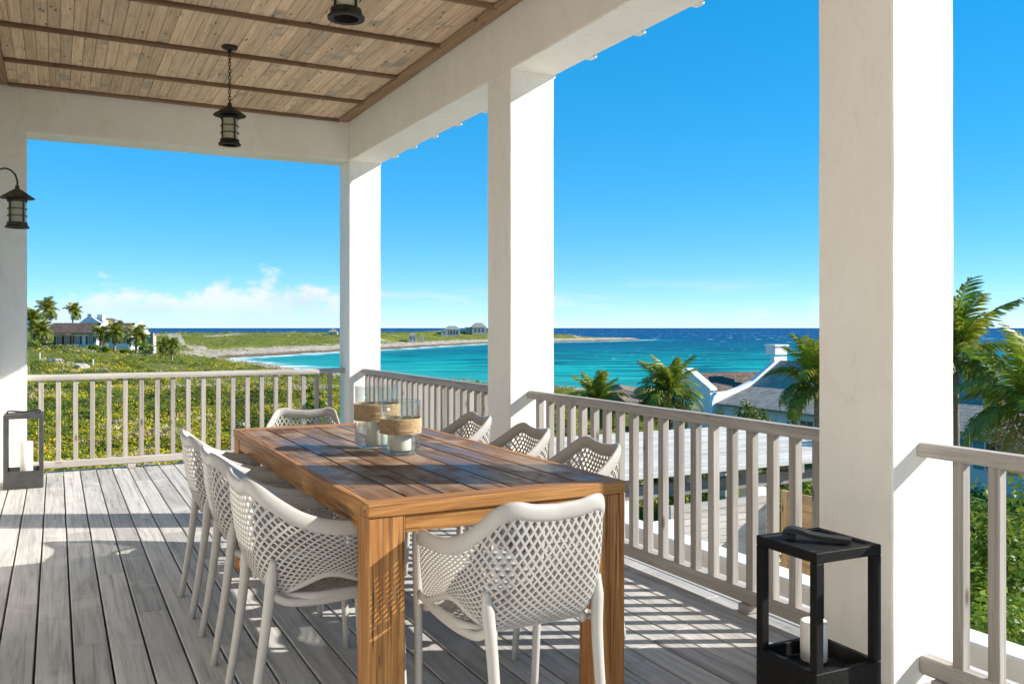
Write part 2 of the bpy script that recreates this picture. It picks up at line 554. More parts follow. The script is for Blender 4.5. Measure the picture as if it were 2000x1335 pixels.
# thin clear glass: see-through body with a Fresnel sheen
m, nt, b, out = new_mat('clear_glass')
q = NB(nt)
nt.nodes.remove(b)
tr = q.n('ShaderNodeBsdfTransparent')
tr.inputs['Color'].default_value = (0.945, 0.972, 0.965, 1)
gl = q.n('ShaderNodeBsdfGlossy')
gl.inputs['Roughness'].default_value = 0.03
lw = q.n('ShaderNodeLayerWeight')
lw.inputs['Blend'].default_value = 0.5
q.l(q.bump(q.noise(q.coord('Object'), 14, 3, 0.5), 0.25, 0.01), gl.inputs['Normal'])
ms = q.n('ShaderNodeMixShader')
q.l(q.rng(q.math('POWER', lw.outputs['Facing'], 2.2), 0, 1, 0.05, 0.6), ms.inputs[0])
q.l(tr.outputs[0], ms.inputs[1])
q.l(gl.outputs[0], ms.inputs[2])
q.l(ms.outputs[0], out.inputs['Surface'])
M['glass'] = m

#==TERRAIN==
# ------------------------------------------------------------------ land and sea
SEA = -10.0
def vnoise(x, y, seed=0):
    xi = np.floor(x).astype(np.int64)
    yi = np.floor(y).astype(np.int64)
    fx = x - xi
    fy = y - yi
    fx = fx * fx * (3 - 2 * fx)
    fy = fy * fy * (3 - 2 * fy)
    def h(a, b):
        n = (a * 374761393 + b * 668265263 + seed * 974711) & 0x7fffffff
        n = ((n ^ (n >> 13)) * 1274126177) & 0x7fffffff
        return ((n ^ (n >> 16)) & 0xffff) / 65535.0
    return (h(xi, yi) * (1 - fx) + h(xi + 1, yi) * fx) * (1 - fy) + (h(xi, yi + 1) * (1 - fx) + h(xi + 1, yi + 1) * fx) * fy
def fbm(x, y, oct=4, seed=0):
    s = 0
    a = 0.5
    for i in range(oct):
        s = s + a * vnoise(x, y, seed + i * 17)
        x = x * 2.03 + 3.1
        y = y * 2.03 + 1.7
        a *= 0.5
    return s / (1 - 0.5 ** oct)
COAST = [(6000, 150), (2600, 165), (2000, 165), (1600, 160), (1400, 152), (1300, 147), (1215, 146), (1130, 152), (1040, 160), (950, 166), (800, 180),
         (700, 194), (640, 207), (580, 235), (520, 262), (470, 288), (436, 318), (462, 338), (500, 350), (545, 366), (590, 391), (625, 405), (660, 425), (700, 436), (745, 466),
         (800, 492), (850, 545), (905, 590), (950, 652), (1020, 672), (1082, 699), (1150, 735), (1200, 770), (1262, 842),
         (1200, 862), (1082, 830), (950, 860), (745, 850), (500, 830), (300, 830), (0, 860), (-900, 950), (-3500, 700)]
coast = np.array([((p - 1000.0) / F_PX * d, d) for p, d in COAST] + [(-900.0, -400.0), (900.0, -400.0)])
def signed(L, D):
    """metres inland (+) or off shore (-)"""
    A = coast
    B = np.roll(coast, -1, axis=0)
    best = np.full(L.shape, 1e9)
    inside = np.zeros(L.shape, bool)
    for (ax, ay), (bx, by) in zip(A, B):
        ex, ey = bx - ax, by - ay
        t = np.clip(((L - ax) * ex + (D - ay) * ey) / (ex * ex + ey * ey), 0, 1)
        best = np.minimum(best, np.hypot(L - ax - t * ex, D - ay - t * ey))
        c = ((ay > D) != (by > D)) & (L < ex * (D - ay) / (ey if ey != 0 else 1e-9) + ax)
        inside ^= c
    return np.where(inside, best, -best)
CTRL = [(60, 14, -2.7), (300, 14, -2.8), (600, 14, -3.3), (60, 25, -2.45), (300, 25, -2.6), (560, 25, -2.7), (60, 45, -2.1), (300, 45, -2.3), (560, 45, -2.5), (60, 70, -1.75), (200, 70, -1.9), (380, 70, -2.7),
        (200, 100, -1.75), (60, 105, -1.3), (320, 100, -2.7), (60, 128, -1.0), (150, 128, -1.25), (240, 128, -1.7), (310, 130, -2.7), (400, 140, -4.7), (-400, 60, -1.5), (-400, 128, -0.6), (-400, 250, -2.5),
        (500, 80, -3.3), (520, 110, -4.4), (640, 55, -2.6), (640, 80, -3.8), (640, 140, -7.5), (500, 180, -7.5), (420, 220, -7.6), (330, 220, -6.3), (330, 300, -6.9), (150, 300, -4.5), (350, 400, -6.6),
        (850, 20, -3.6), (850, 45, -3.0), (850, 75, -5.0), (850, 120, -7.5), (1080, 14, -4.5), (1080, 35, -4.4), (1080, 70, -6.0), (1100, 115, -7.8), (1300, 30, -5.0), (1300, 60, -5.8), (1300, 115, -7.8),
        (1600, 12, -4.6), (1600, 40, -5.5), (1600, 100, -7.8), (2000, 12, -4.2), (2000, 40, -5.5), (2100, 100, -7.8), (2600, 30, -5.0),
        (200, 450, -5.2), (450, 450, -6.6), (650, 480, -6.5), (300, 540, -3.2), (500, 540, -3.4), (650, 560, -3.5), (300, 620, -2.0), (500, 630, -2.2), (660, 640, -2.6), (0, 620, -1.6), (-300, 500, -2.0),
        (400, 740, -4.5), (745, 560, -4.6), (800, 600, -3.2), (870, 660, -1.8), (930, 720, -0.6), (985, 730, -1.6), (1040, 745, -4.2), (1082, 760, -5.2), (1200, 820, -7.6), (800, 760, -4.5)]
ctl = np.array([((p - 1000.0) / F_PX * d, d, zz) for p, d, zz in CTRL])
def land_z(L, D):
    num = np.zeros(L.shape)
    den = np.zeros(L.shape)
    for l, d, zz in ctl:
        sc_ = 0.30 * d + 3
        w = 1.0 / (((L - l) ** 2 + (D - d) ** 2) / sc_ ** 2 + 0.02) ** 2.2
        num += w * zz
        den += w
    return num / den
def height(L, D):
    s = signed(L, D)
    p = land_z(L, D) + (fbm(L / 7.0, D / 7.0, 4, 3) - 0.5) * np.clip(D / 60.0, 0.35, 1.0) * 0.9 + (fbm(L / 40.0, D / 40.0, 3, 9) - 0.5) * np.clip((D - 150) / 200.0, 0, 1) * 2.2
    rag = (fbm(L / 9.0, D / 9.0, 4, 5) - 0.5) * 14
    s2 = s + rag * np.clip(D / 300.0, 0.1, 1.0)
    ramp = SEA + np.where(s2 > 0, 0.55 * np.power(np.maximum(s2, 0) / 3.0, 0.62) + np.where(s2 > 4, 0.9 * fbm(L / 5, D / 5, 3, 11), 0), s2 * 0.06)
    far = np.clip((s2 - 25) / 60.0, 0, 1)
    zz = np.minimum(p, ramp + far * 8)
    return zz, s2
def fan(a0, a1, na, d0, d1, nd, power=1.0):
    aa = np.linspace(a0, a1, na)
    dd = d0 * (d1 / d0) ** (np.linspace(0, 1, nd) ** power)
    A, D = np.meshgrid(aa, dd)
    return np.tan(A) * D, D
def grid_faces(nr, nc):
    i = np.arange(nr - 1)[:, None] * nc + np.arange(nc - 1)[None, :]
    return np.stack([i, i + 1, i + nc + 1, i + nc], -1).reshape(-1, 4)
def np_mesh(name, V, Q, mat, smooth=True, parent=None):
    me = bpy.data.meshes.new(name)
    nq = len(Q)
    k = Q.shape[1]
    me.vertices.add(len(V))
    me.vertices.foreach_set('co', V.astype(np.float32).ravel())
    me.loops.add(nq * k)
    me.loops.foreach_set('vertex_index', Q.astype(np.int32).ravel())
    me.polygons.add(nq)
    me.polygons.foreach_set('loop_start', np.arange(0, nq * k, k, dtype=np.int32))
    me.polygons.foreach_set('loop_total', np.full(nq, k, dtype=np.int32))
    me.update(calc_edges=True)
    me.polygons.foreach_set('use_smooth', np.full(nq, smooth))
    return link(name, me, mat, parent)
def vcol(o, name, arr):
    a = o.data.color_attributes.new(name, 'FLOAT_COLOR', 'POINT')
    c = np.ones((len(arr), 4), np.float32)
    c[:, :3] = arr
    a.data.foreach_set('color', c.ravel())
def vfloat(o, name, arr):
    a = o.data.attributes.new(name, 'FLOAT', 'POINT')
    a.data.foreach_set('value', arr.astype(np.float32).ravel())

# terrain material: limestone and sand near the shore and on the track, scrub elsewhere
m, nt, b, out = new_mat('coastal_ground')
q = NB(nt)
at_sand = q.n('ShaderNodeAttribute', attribute_name='sand').outputs['Fac']
p = q.pos()
n1 = q.noise(p, 0.12, 7, 0.68)
n2 = q.noise(p, 0.9, 6, 0.7)
n3 = q.noise(p, 0.03, 4, 0.6)
scrub = q.ramp(q.math('ADD', q.math('MULTIPLY', n1, 0.5), q.math('MULTIPLY', n2, 0.5)),
               [(0.3, (0.05, 0.075, 0.012)), (0.44, (0.11, 0.145, 0.02)), (0.55, (0.19, 0.205, 0.03)), (0.66, (0.29, 0.26, 0.06)), (0.78, (0.40, 0.35, 0.18))])
scrub = q.mix(q.rng(n3, 0.45, 0.65, 0, 0.4), scrub, (0.17, 0.165, 0.06))
rock = q.ramp(q.math('ADD', q.math('MULTIPLY', n1, 0.45), q.math('MULTIPLY', n2, 0.55)),
              [(0.28, (0.10, 0.075, 0.05)), (0.42, (0.33, 0.26, 0.19)), (0.55, (0.54, 0.47, 0.37)), (0.72, (0.66, 0.60, 0.50))])
zsep = q.n('ShaderNodeSeparateXYZ')
q.l(p, zsep.inputs[0])
ledge = q.rng(q.math('ADD', zsep.outputs['Z'], q.math('MULTIPLY', n2, 2.6)), SEA + 2.0, SEA + 2.7, 0.85, 0, True)
rock = q.mix(ledge, rock, (0.11, 0.075, 0.045))
sf = q.math('ADD', at_sand, q.math('MULTIPLY', q.math('SUBTRACT', n2, 0.5), 0.9))
c = q.mix(q.rng(sf, 0.42, 0.58, 0, 1, True), scrub, rock)
q.l(c, b.inputs['Base Color'])
b.inputs['Roughness'].default_value = 0.95
b.inputs['Specular IOR Level'].default_value = 0.1
q.l(q.bump(n2, 1.0, 0.9), b.inputs['Normal'])
M['ground'] = m
L, D = fan(R(-44), R(48), 420, 7.0, 1050.0, 460)
Z, S2 = height(L, D)
x, y = ld(L, D)
nr, nc = L.shape
V = np.stack([x, y, Z], -1).reshape(-1, 3)
ground = np_mesh('ground', V, grid_faces(nr, nc), M['ground'])
tag(ground, kind='structure')
sand = np.clip(1 - (S2 - 7) / np.where(D > 250, 32.0, 9.0), 0, 1)
PATH = [((p - 1000.0) / F_PX * d, d) for p, d in ((342, 600), (337, 540), (345, 470), (352, 420), (362, 385), (392, 355), (425, 330))]
pd = np.full(L.shape, 1e9)
for (ax, ay), (bx, by) in zip(PATH[:-1], PATH[1:]):
    ex, ey = bx - ax, by - ay
    t = np.clip(((L - ax) * ex + (D - ay) * ey) / (ex * ex + ey * ey), 0, 1)
    pd = np.minimum(pd, np.hypot(L - ax - t * ex, D - ay - t * ey))
sand = np.maximum(sand, np.clip(1.3 - pd / 4.5, 0, 1))
sand = np.maximum(sand, np.clip((fbm(L / 30, D / 30, 3, 31) - 0.62) * 6, 0, 0.6) * (D > 160))
vfloat(ground, 'sand', sand)

# unseen rest of the hill behind and beside the house, added for bounce light
aa = np.linspace(R(48), R(316), 90)
dd = 7.0 * (900.0 / 7.0) ** np.linspace(0, 1, 60)
A_, D_ = np.meshgrid(aa, dd)
Lb, Db = np.sin(A_) * D_ / 1.0, np.cos(A_) * D_
xb_, yb_ = ld(Lb, Db)
zb_ = -4.7 + (fbm(Lb / 9.0, Db / 9.0, 3, 21) - 0.5) * 0.8 - np.clip(D_ - 150, 0, 750) * 0.004
g2 = np_mesh('ground', np.stack([xb_, yb_, zb_], -1).reshape(-1, 3), grid_faces(*Lb.shape), M['ground'])
tag(g2, kind='structure')
vfloat(g2, 'sand', np.clip(0.25 + fbm(Lb / 6.0, Db / 6.0, 3, 22) * 0.5, 0, 1))

# the sea
m, nt, b, out = new_mat('sea_water')
q = NB(nt)
off = q.n('ShaderNodeAttribute', attribute_name='offshore').outputs['Fac']
dist = q.n('ShaderNodeAttribute', attribute_name='range').outputs['Fac']
rot = q.n('ShaderNodeVectorRotate', rotation_type='Z_AXIS')
rot.inputs['Angle'].default_value = YAW
g_ = q.n('ShaderNodeNewGeometry')
q.l(g_.outputs['Position'], rot.inputs['Vector'])
def seac(sx, sy):
    mp = q.n('ShaderNodeMapping')
    mp.inputs['Scale'].default_value = (sx, sy, 1)
    q.l(rot.outputs[0], mp.inputs['Vector'])
    return mp.outputs[0]
n_reef = q.noise(seac(0.010, 0.022), 1.0, 5, 0.6, 0.4)
n_mid = q.noise(seac(0.03, 0.10), 1.0, 5, 0.65)
n_far = q.noise(seac(0.0012, 0.006), 1.0, 4, 0.6)
w_off = q.math('ADD', off, q.math('MULTIPLY', q.math('SUBTRACT', n_mid, 0.5), 90.0))
w_n = q.math('ADD', dist, q.math('MULTIPLY', q.math('SUBTRACT', n_reef, 0.5), 420.0))
base = q.ramp(q.rng(w_n, 100, 900), [(0.0, (0.04, 0.44, 0.38)), (0.18, (0.008, 0.40, 0.36)), (0.32, (0.003, 0.27, 0.29)), (0.48, (0.003, 0.15, 0.22)), (1.0, (0.002, 0.085, 0.21))])
w_d = q.math('ADD', dist, q.math('MULTIPLY', q.math('SUBTRACT', n_far, 0.5), 900.0))
deep = q.ramp(q.rng(w_d, 700, 3200), [(0.0, (0.002, 0.085, 0.20)), (0.35, (0.001, 0.062, 0.225)), (1.0, (0.001, 0.045, 0.20))])
c = q.mix(q.rng(w_d, 700, 1250, 0, 1, True), base, deep)
c = q.mix(q.rng(w_off, 0, 45, 0.8, 0, True), c, (0.05, 0.34, 0.31))
reef = q.math('MULTIPLY', q.rng(n_mid, 0.46, 0.58, 0, 0.85, True), q.rng(off, 10, 60))
c = q.mix(reef, c, (0.002, 0.065, 0.105))
n_str = q.noise(seac(0.012, 0.16), 1.0, 4, 0.7)
c = q.mix(q.rng(n_str, 0.42, 0.65, 0.0, 0.5), c, (0.002, 0.06, 0.11))
# foam: breaking along the shore and scattered whitecaps
n_f1 = q.noise(seac(0.07, 0.25), 1.0, 6, 0.65)
n_f2 = q.noise(seac(0.28, 0.11), 1.0, 3, 0.55)
n_f3 = q.noise(seac(0.004, 0.012), 1.0, 3, 0.5)
shore = q.rng(q.math('ADD', off, q.math('MULTIPLY', q.math('SUBTRACT', n_f1, 0.5), -60.0)), 2.0, 11.0, 1, 0, True)
caps = q.math('MULTIPLY', q.rng(n_f2, 0.675, 0.71, 0, 0.8, True), q.rng(off, 60, 160))
n_f4 = q.noise(seac(0.10, 0.022), 1.0, 3, 0.5)
caps2 = q.math('MULTIPLY', q.rng(n_f4, 0.655, 0.69, 0, 1, True), q.rng(dist, 600, 900))
foam = q.math('MAXIMUM', q.math('MAXIMUM', shore, caps), caps2)
c = q.mix(foam, c, (0.78, 0.82, 0.82))
q.l(c, b.inputs['Base Color'])
b.inputs['Roughness'].default_value = 0.38
b.inputs['Specular IOR Level'].default_value = 0.008
h = q.math('ADD', q.noise(seac(0.25, 0.9), 1.0, 4, 0.6), q.math('MULTIPLY', q.noise(seac(0.03, 0.12), 1.0, 3, 0.5), 3.0))
q.l(q.bump(h, 0.5, 0.8), b.inputs['Normal'])
M['sea'] = m
L, D = fan(R(-50), R(52), 300, 100.0, 60000.0, 420, 1.0)
x, y = ld(L, D)
s = signed(L, D) + (fbm(L / 9.0, D / 9.0, 4, 5) - 0.5) * 14 * np.clip(D / 300.0, 0.1, 1.0)
nr, nc = L.shape
sea = np_mesh('sea', np.stack([x, y, np.full(L.shape, SEA)], -1).reshape(-1, 3), grid_faces(nr, nc), M['sea'])
tag(sea, kind='structure')
vfloat(sea, 'offshore', np.clip(-s, -50, 2000))
vfloat(sea, 'range', D)
#==VERANDA==
# ------------------------------------------------------------------ the veranda
X0, X1 = 2.808, 3.160            # inner and outer face of the right-hand columns and beam
YC = [(2.308, 2.674), (5.470, 5.830), (9.260, 9.620)]
ZB, ZC = 3.126, 3.556            # soffit of the beams, ceiling
WX = -0.50                       # house wall on the left
ver = thing('veranda', 'white stucco veranda with square columns, beams and plank ceiling', 'veranda', (0, 0, 0))
def rough_box(mn, mx, n=(2, 2, 14), amp=0.0015, seed=1):
    """a plastered block whose faces are not perfectly flat"""
    bm = boxbm(mn, mx)
    d = [mx[i] - mn[i] for i in range(3)]
    for ax in range(3):
        for k in range(1, n[ax]):
            co = Vector(mn)
            co[ax] += d[ax] * k / n[ax]
            no = Vector((0, 0, 0))
            no[ax] = 1
            bmesh.ops.bisect_plane(bm, geom=bm.verts[:] + bm.edges[:] + bm.faces[:], plane_co=co, plane_no=no)
    rr = random.Random(seed)
    for v in bm.verts:
        for ax in range(3):
            if abs(v.co[ax] - mn[ax]) < 1e-5 or abs(v.co[ax] - mx[ax]) < 1e-5:
                v.co[ax] += rr.uniform(-amp, amp)
    bmesh.ops.bevel(bm, geom=[e for e in bm.edges if len(e.link_faces) == 2 and e.calc_face_angle() > 1.2], offset=0.006, segments=2, affect='EDGES')
    return bm
for k, (a, c_) in enumerate(YC):
    part('column', rough_box((X0, a, -0.35), (X1, c_, ZB + 0.01), seed=k), M['stucco'], ver)
part('column', rough_box((X0, -1.30, -0.35), (X1, -0.94, ZB + 0.01), seed=9), M['stucco'], ver)
part('pilaster', rough_box((WX - 0.02, 9.265, -0.35), (-0.241, 9.612, ZB + 0.01), seed=11), M['stucco'], ver)
part('side_beam', rough_box((X0 - 0.003, -1.302, ZB), (X1 + 0.003, 9.623, ZC + 0.35), (1, 16, 2), 0.0015, 3), M['stucco'], ver)
part('end_beam', rough_box((WX - 0.05, 9.262, ZB + 0.002), (X0 - 0.004, 9.615, ZC + 0.345), (8, 1, 2), 0.0015, 4), M['stucco'], ver)
part('house_wall', boxbm((WX - 0.3, -6.9, -4.5), (WX, 9.255, ZC + 0.34)), M['stucco'], ver)
# ceiling: planks between the cross battens
cei = part('ceiling', boxbm((WX + 0.004, -1.30, ZC + 0.03), (X0 - 0.008, 9.258, ZC + 0.2)), M['border'], ver)
bat_y = [9.235, 8.388, 7.410, 6.438, 5.470, 4.50]
CX0, CX1 = -0.385, X0 - 0.105
npl = 37
pw = (CX1 - CX0) / npl
for bi in range(5):
    yb, ya = bat_y[bi] - 0.0, bat_y[bi + 1] + 0.0
    for k in range(npl):
        xa = CX0 + k * pw
        dz = random.uniform(-0.002, 0.002)
        part('plank', boxbm((xa + 0.0013, ya + 0.001, ZC + dz), (xa + pw - 0.0013, yb - 0.001, ZC + 0.028), 0.002), M['plank'], cei)
part('plank_field', boxbm((CX0, -1.29, ZC + 0.001), (CX1, 4.49, ZC + 0.028)), M['plank'], cei)
for yb in bat_y[1:]:
    bm = boxbm((CX0 + 0.001, yb - 0.018, ZC - 0.034), (CX1 - 0.001, yb + 0.018, ZC - 0.001), 0.006)
    part('batten', bm, M['batten'], cei)
part('batten', boxbm((CX0 + 0.001, 9.205, ZC - 0.03), (CX1 - 0.001, 9.259, ZC - 0.001), 0.005), M['batten'], cei)
for yb in (3.53, 2.56, 1.59, 0.62):
    part('batten', boxbm((CX0 + 0.001, yb - 0.018, ZC - 0.034), (CX1 - 0.001, yb + 0.018, ZC - 0.001), 0.006), M['batten'], cei)
part('border_board', boxbm((CX1 + 0.001, -1.29, ZC - 0.022), (X0 - 0.009, 9.258, ZC + 0.029), 0.004), M['border'], cei)
part('border_board', boxbm((CX1 - 0.03, -1.29, ZC - 0.03), (CX1 - 0.0005, 9.2, ZC - 0.0005), 0.006), M['border'], cei)
part('border_board', boxbm((WX + 0.005, -1.29, ZC - 0.022), (CX0 - 0.001, 9.258, ZC + 0.029), 0.004), M['border'], cei)
# roof over the beam with rafter tails past it
roof = part('roof', boxbm((WX - 0.3, -1.5, ZC + 0.36), (3.56, 9.95, ZC + 0.46)), M['shingle_x'], ver)
part('fascia', boxbm((3.50, -1.5, 3.345), (3.535, 9.95, ZC + 0.358)), M['trim'], roof)
yy = 5.10 - 0.56 * 11
while yy < 9.9:
    part('rafter_tail', boxbm((X1 + 0.004, yy - 0.035, 3.158), (3.265, yy + 0.035, 3.27), 0.004), M['trim'], roof)
    yy += 0.56
# ------------------------------------------------------------------ deck
FZ = -0.04                       # top of the deck boards
deck = thing('deck', None, None, (0, 0, FZ), kind='structure')
part('deck_slab', boxbm((WX, -6.9, -0.30), (3.30, 9.60, -0.055)), M['batten'], deck)  # runs on unroofed behind the camera, added unseen to bounce sunlight inside
bw = 0.1412
xb = WX
k = 0
while xb < 3.2:
    y_ = -6.85 - random.uniform(0, 2.5)
    while y_ < 9.55:
        ln = random.choice((2.4, 3.0, 3.6, 4.2)) + random.uniform(-0.3, 0.3)
        ya, yb = max(y_, -6.85), min(y_ + ln, 9.56)
        if yb - ya > 0.25:
            o = part('deck_board', boxbm((-bw / 2 + 0.0045, 0.0012, -0.03), (bw / 2 - 0.0045, yb - ya - 0.0012, 0), 0.003), M['deck'], deck)
            o.location = (xb + bw / 2, ya, random.uniform(-0.0015, 0.0))
        y_ += ln
    xb += bw
    k += 1
# ------------------------------------------------------------------ railings
RT = 0.890
RX = 2.982
def railing(label, p0, p1, first, step, count, foot=()):
    """runs from p0 to p1 (axis aligned); balusters start `first` metres from p0"""
    p0 = Vector((*p0, 0))
    p1 = Vector((*p1, 0))
    ln = (p1 - p0).length
    d = (p1 - p0) / ln
    along_y = abs(d.y) > 0.5
    t = thing('railing', label, 'railing', p0, 0, 'weathered wooden railings round the deck')
    mr = M['rail'] if along_y else M['rail_x']
    def bx(a, b, w0, w1, z0, z1, bev):
        if along_y:
            sg = 1 if d.y > 0 else -1
            ya, yb = sorted((a * sg, b * sg))
            return boxbm((w0, ya, z0), (w1, yb, z1), bev)
        sg = 1 if d.x > 0 else -1
        xa, xb_ = sorted((a * sg, b * sg))
        return boxbm((xa, w0, z0), (xb_, w1, z1), bev)
    # hand rail with a rounded top
    bm = bmesh.new()
    prof = [(-0.040, -0.052), (0.040, -0.052), (0.043, -0.030), (0.038, -0.012), (0.024, -0.002), (0, 0), (-0.024, -0.002), (-0.038, -0.012), (-0.043, -0.030)]
    rings = []
    nseg = 8
    for i in range(nseg + 1):
        s_ = i / nseg * ln
        c_ = d * s_
        side = Vector((d.y, -d.x, 0))
        wob = math.sin(i * 2.1 + ln) * 0.0012
        rings.append([bm.verts.new(c_ + side * u + Vector((0, 0, RT + w + wob))) for u, w in prof])
    for i in range(nseg):
        for k in range(len(prof)):
            k2 = (k + 1) % len(prof)
            bm.faces.new((rings[i][k], rings[i][k2], rings[i + 1][k2], rings[i + 1][k]))
    bm.faces.new(rings[0][::-1])
    bm.faces.new(rings[-1])
    bmesh.ops.recalc_face_normals(bm, faces=bm.faces)
    part('hand_rail', bm, mr, t)
    part('bottom_rail', bx(0, ln, -0.030, 0.030, 0.002, 0.072, 0.008), mr, t)
    sh = boxbm((-0.021, -0.022, 0.0705), (0.021, 0.022, RT - 0.05), 0.0025)
    first_o = None
    for i in range(count):
        s_ = first + i * step
        if first_o is None:
            first_o = o = part('baluster', sh, M['baluster'], t)
        else:
            o = bpy.data.objects.new('baluster', first_o.data)
            COL.objects.link(o)
            o.parent = t
        o.location = d * s_
        o.rotation_euler = (0, 0, random.uniform(-0.05, 0.05))
    for s_ in foot:
        part('foot_block', bx(s_ - 0.035, s_ + 0.035, -0.045, 0.025, FZ + 0.001, 0.0015, 0.003), mr, t)
    return t
railing('weathered grey wooden railing across the far end, scrub hillside behind it', (-0.24, 9.44), (X0, 9.44), 0.118, 0.1457, 20, (0.9, 2.1))
railing('weathered grey wooden railing between the corner column and the middle column', (RX, 9.26), (RX, 5.83), 0.09, 0.14, 24, (0.9, 1.8, 2.7))
railing('weathered grey wooden railing between the middle column and the nearest column', (RX, 5.47), (RX, 2.674), 0.115, 0.14, 20, (1.05, 2.2))
railing('weathered grey wooden railing at the right edge, leaving the nearest column', (RX, 2.308), (RX, -0.94), 0.16, 0.14, 22, (0.1, 1.3, 2.4))
#==TABLE==
# ------------------------------------------------------------------ dining table
TX0, TX1, TY0, TY1, TZ = 0.908, 1.925, 2.785, 5.255, 0.75
tb = thing('dining_table', 'long teak dining table with slatted top and square legs', 'table', ((TX0 + TX1) / 2, (TY0 + TY1) / 2, 0))
hw, hl = (TX1 - TX0) / 2, (TY1 - TY0) / 2
LG = 0.125
for sx in (-1, 1):
    for sy in (-1, 1):
        xa, xb_ = sorted((sx * (hw - 0.004), sx * (hw - 0.004 - LG)))
        ya, yb = sorted((sy * (hl - 0.004), sy * (hl - 0.004 - LG)))
        part('leg', boxbm((xa, ya, FZ + 0.0005), (xb_, yb, TZ - 0.0465), 0.003), M['teak_leg'], tb)
for sx in (-1, 1):
    xa, xb_ = sorted((sx * (hw - 0.010), sx * (hw - 0.045)))
    part('apron', boxbm((xa, -hl + LG + 0.006, TZ - 0.105), (xb_, hl - LG - 0.006, TZ - 0.0475), 0.002), M['teak_y'], tb)
for sy in (-1, 1):
    ya, yb = sorted((sy * (hl - 0.010), sy * (hl - 0.045)))
    part('apron', boxbm((-hw + LG + 0.006, ya, TZ - 0.105), (hw - LG - 0.006, yb, TZ - 0.0475), 0.002), M['teak_x'], tb)
for sy in (-1, 1):
    ya, yb = sorted((sy * hl, sy * (hl - 0.085)))
    part('breadboard_end', boxbm((-hw, ya, TZ - 0.045), (hw, yb, TZ), 0.003), M['teak_x'], tb)
for sx in (-1, 1):
    xa, xb_ = sorted((sx * hw, sx * (hw - 0.03)))
    part('edge_rail', boxbm((xa, -hl + 0.0865, TZ - 0.045), (xb_, hl - 0.0865, TZ - 0.001), 0.002), M['teak_y'], tb)
ns = 7
sw = (2 * hw - 0.06) / ns
for k in range(ns):
    xa = -hw + 0.03 + k * sw
    g0 = 0.0008 if k == 0 else 0.0035
    g1 = 0.0008 if k == ns - 1 else 0.0035
    o = part('slat', boxbm((-(sw / 2 - g0), -hl + 0.0875, -0.030), (sw / 2 - g1, hl - 0.0875, 0), 0.002), M['teak_top'], tb)
    o.location = (xa + sw / 2, 0, TZ - random.uniform(0.001, 0.002))
# ------------------------------------------------------------------ chairs
CT = [(0, -.285, .783), (.085, -.288, .789), (.150, -.285, .800), (.192, -.262, .786), (.222, -.20, .738), (.246, -.12, .690), (.262, -.03, .662), (.268, .07, .652), (.267, .16, .652), (.262, .222, .642)]
CC = [(0, -.285, .50), (.10, -.28, .50), (.168, -.268, .50), (.216, -.235, .51), (.246, -.17, .52), (.262, -.09, .535), (.270, .0, .54), (.272, .08, .535), (.270, .16, .53), (.265, .218, .53)]
CB = [(0, -.185, .425), (.10, -.185, .425), (.162, -.178, .425), (.202, -.148, .437), (.224, -.09, .462), (.238, -.03, .482), (.246, .03, .478), (.248, .10, .455), (.248, .165, .435), (.248, .213, .432)]
NS = 105
def mirror(ps):
    h_ = crom(ps, NS)
    return [np.array((-p[0], p[1], p[2])) for p in h_[:0:-1]] + h_
tT, tC, tB = mirror(CT), mirror(CC), mirror(CB)
NU = len(tT) - 1
# even out the spacing along the sweep
mid = [(a + b_ + c_) / 3 for a, b_, c_ in zip(tT, tC, tB)]
acc = np.concatenate([[0], np.cumsum([np.linalg.norm(mid[i + 1] - mid[i]) for i in range(NU)])])
acc /= acc[-1]
def shell(u, v):
    i = np.interp(u, acc, np.arange(NU + 1))
    k = min(int(i), NU - 1)
    f = i - k
    a = tT[k] * (1 - f) + tT[k + 1] * f
    c_ = tC[k] * (1 - f) + tC[k + 1] * f
    b_ = tB[k] * (1 - f) + tB[k + 1] * f
    return a * (1 - v) ** 2 + c_ * 2 * v * (1 - v) + b_ * v * v
def lattice(fn, nu, nv, keep, thick):
    """diamond openings between crossing ribs on the surface fn(u, v)"""
    bm = bmesh.new()
    vd = {}
    def vert(i, j):
        if (i, j) not in vd:
            vd[(i, j)] = bm.verts.new(fn(i / (2 * nu), j / (2 * nv)))
        return vd[(i, j)]
    for i in range(0, 2 * nu + 1):
        for j in range(0, 2 * nv + 1):
            if (i + j) % 2 == 0:
                continue
            nb = [(i - 1, j), (i, j + 1), (i + 1, j), (i, j - 1)]
            nb = [n_ for n_ in nb if 0 <= n_[0] <= 2 * nu and 0 <= n_[1] <= 2 * nv]
            if len(nb) < 3:
                continue
            ov = [vert(*n_) for n_ in nb]
            cen = sum((v.co for v in ov), Vector()) / len(ov)
            iv = [bm.verts.new(cen + (v.co - cen) * keep) for v in ov]
            m_ = len(ov)
            for k in range(m_):
                k2 = (k + 1) % m_
                bm.faces.new((ov[k], ov[k2], iv[k2], iv[k]))
    bmesh.ops.recalc_face_normals(bm, faces=bm.faces)
    return bm
def solid(o, th, offset=0.0):
    md = o.modifiers.new('thickness', 'SOLIDIFY')
    md.thickness = th
    md.offset = offset
    return o
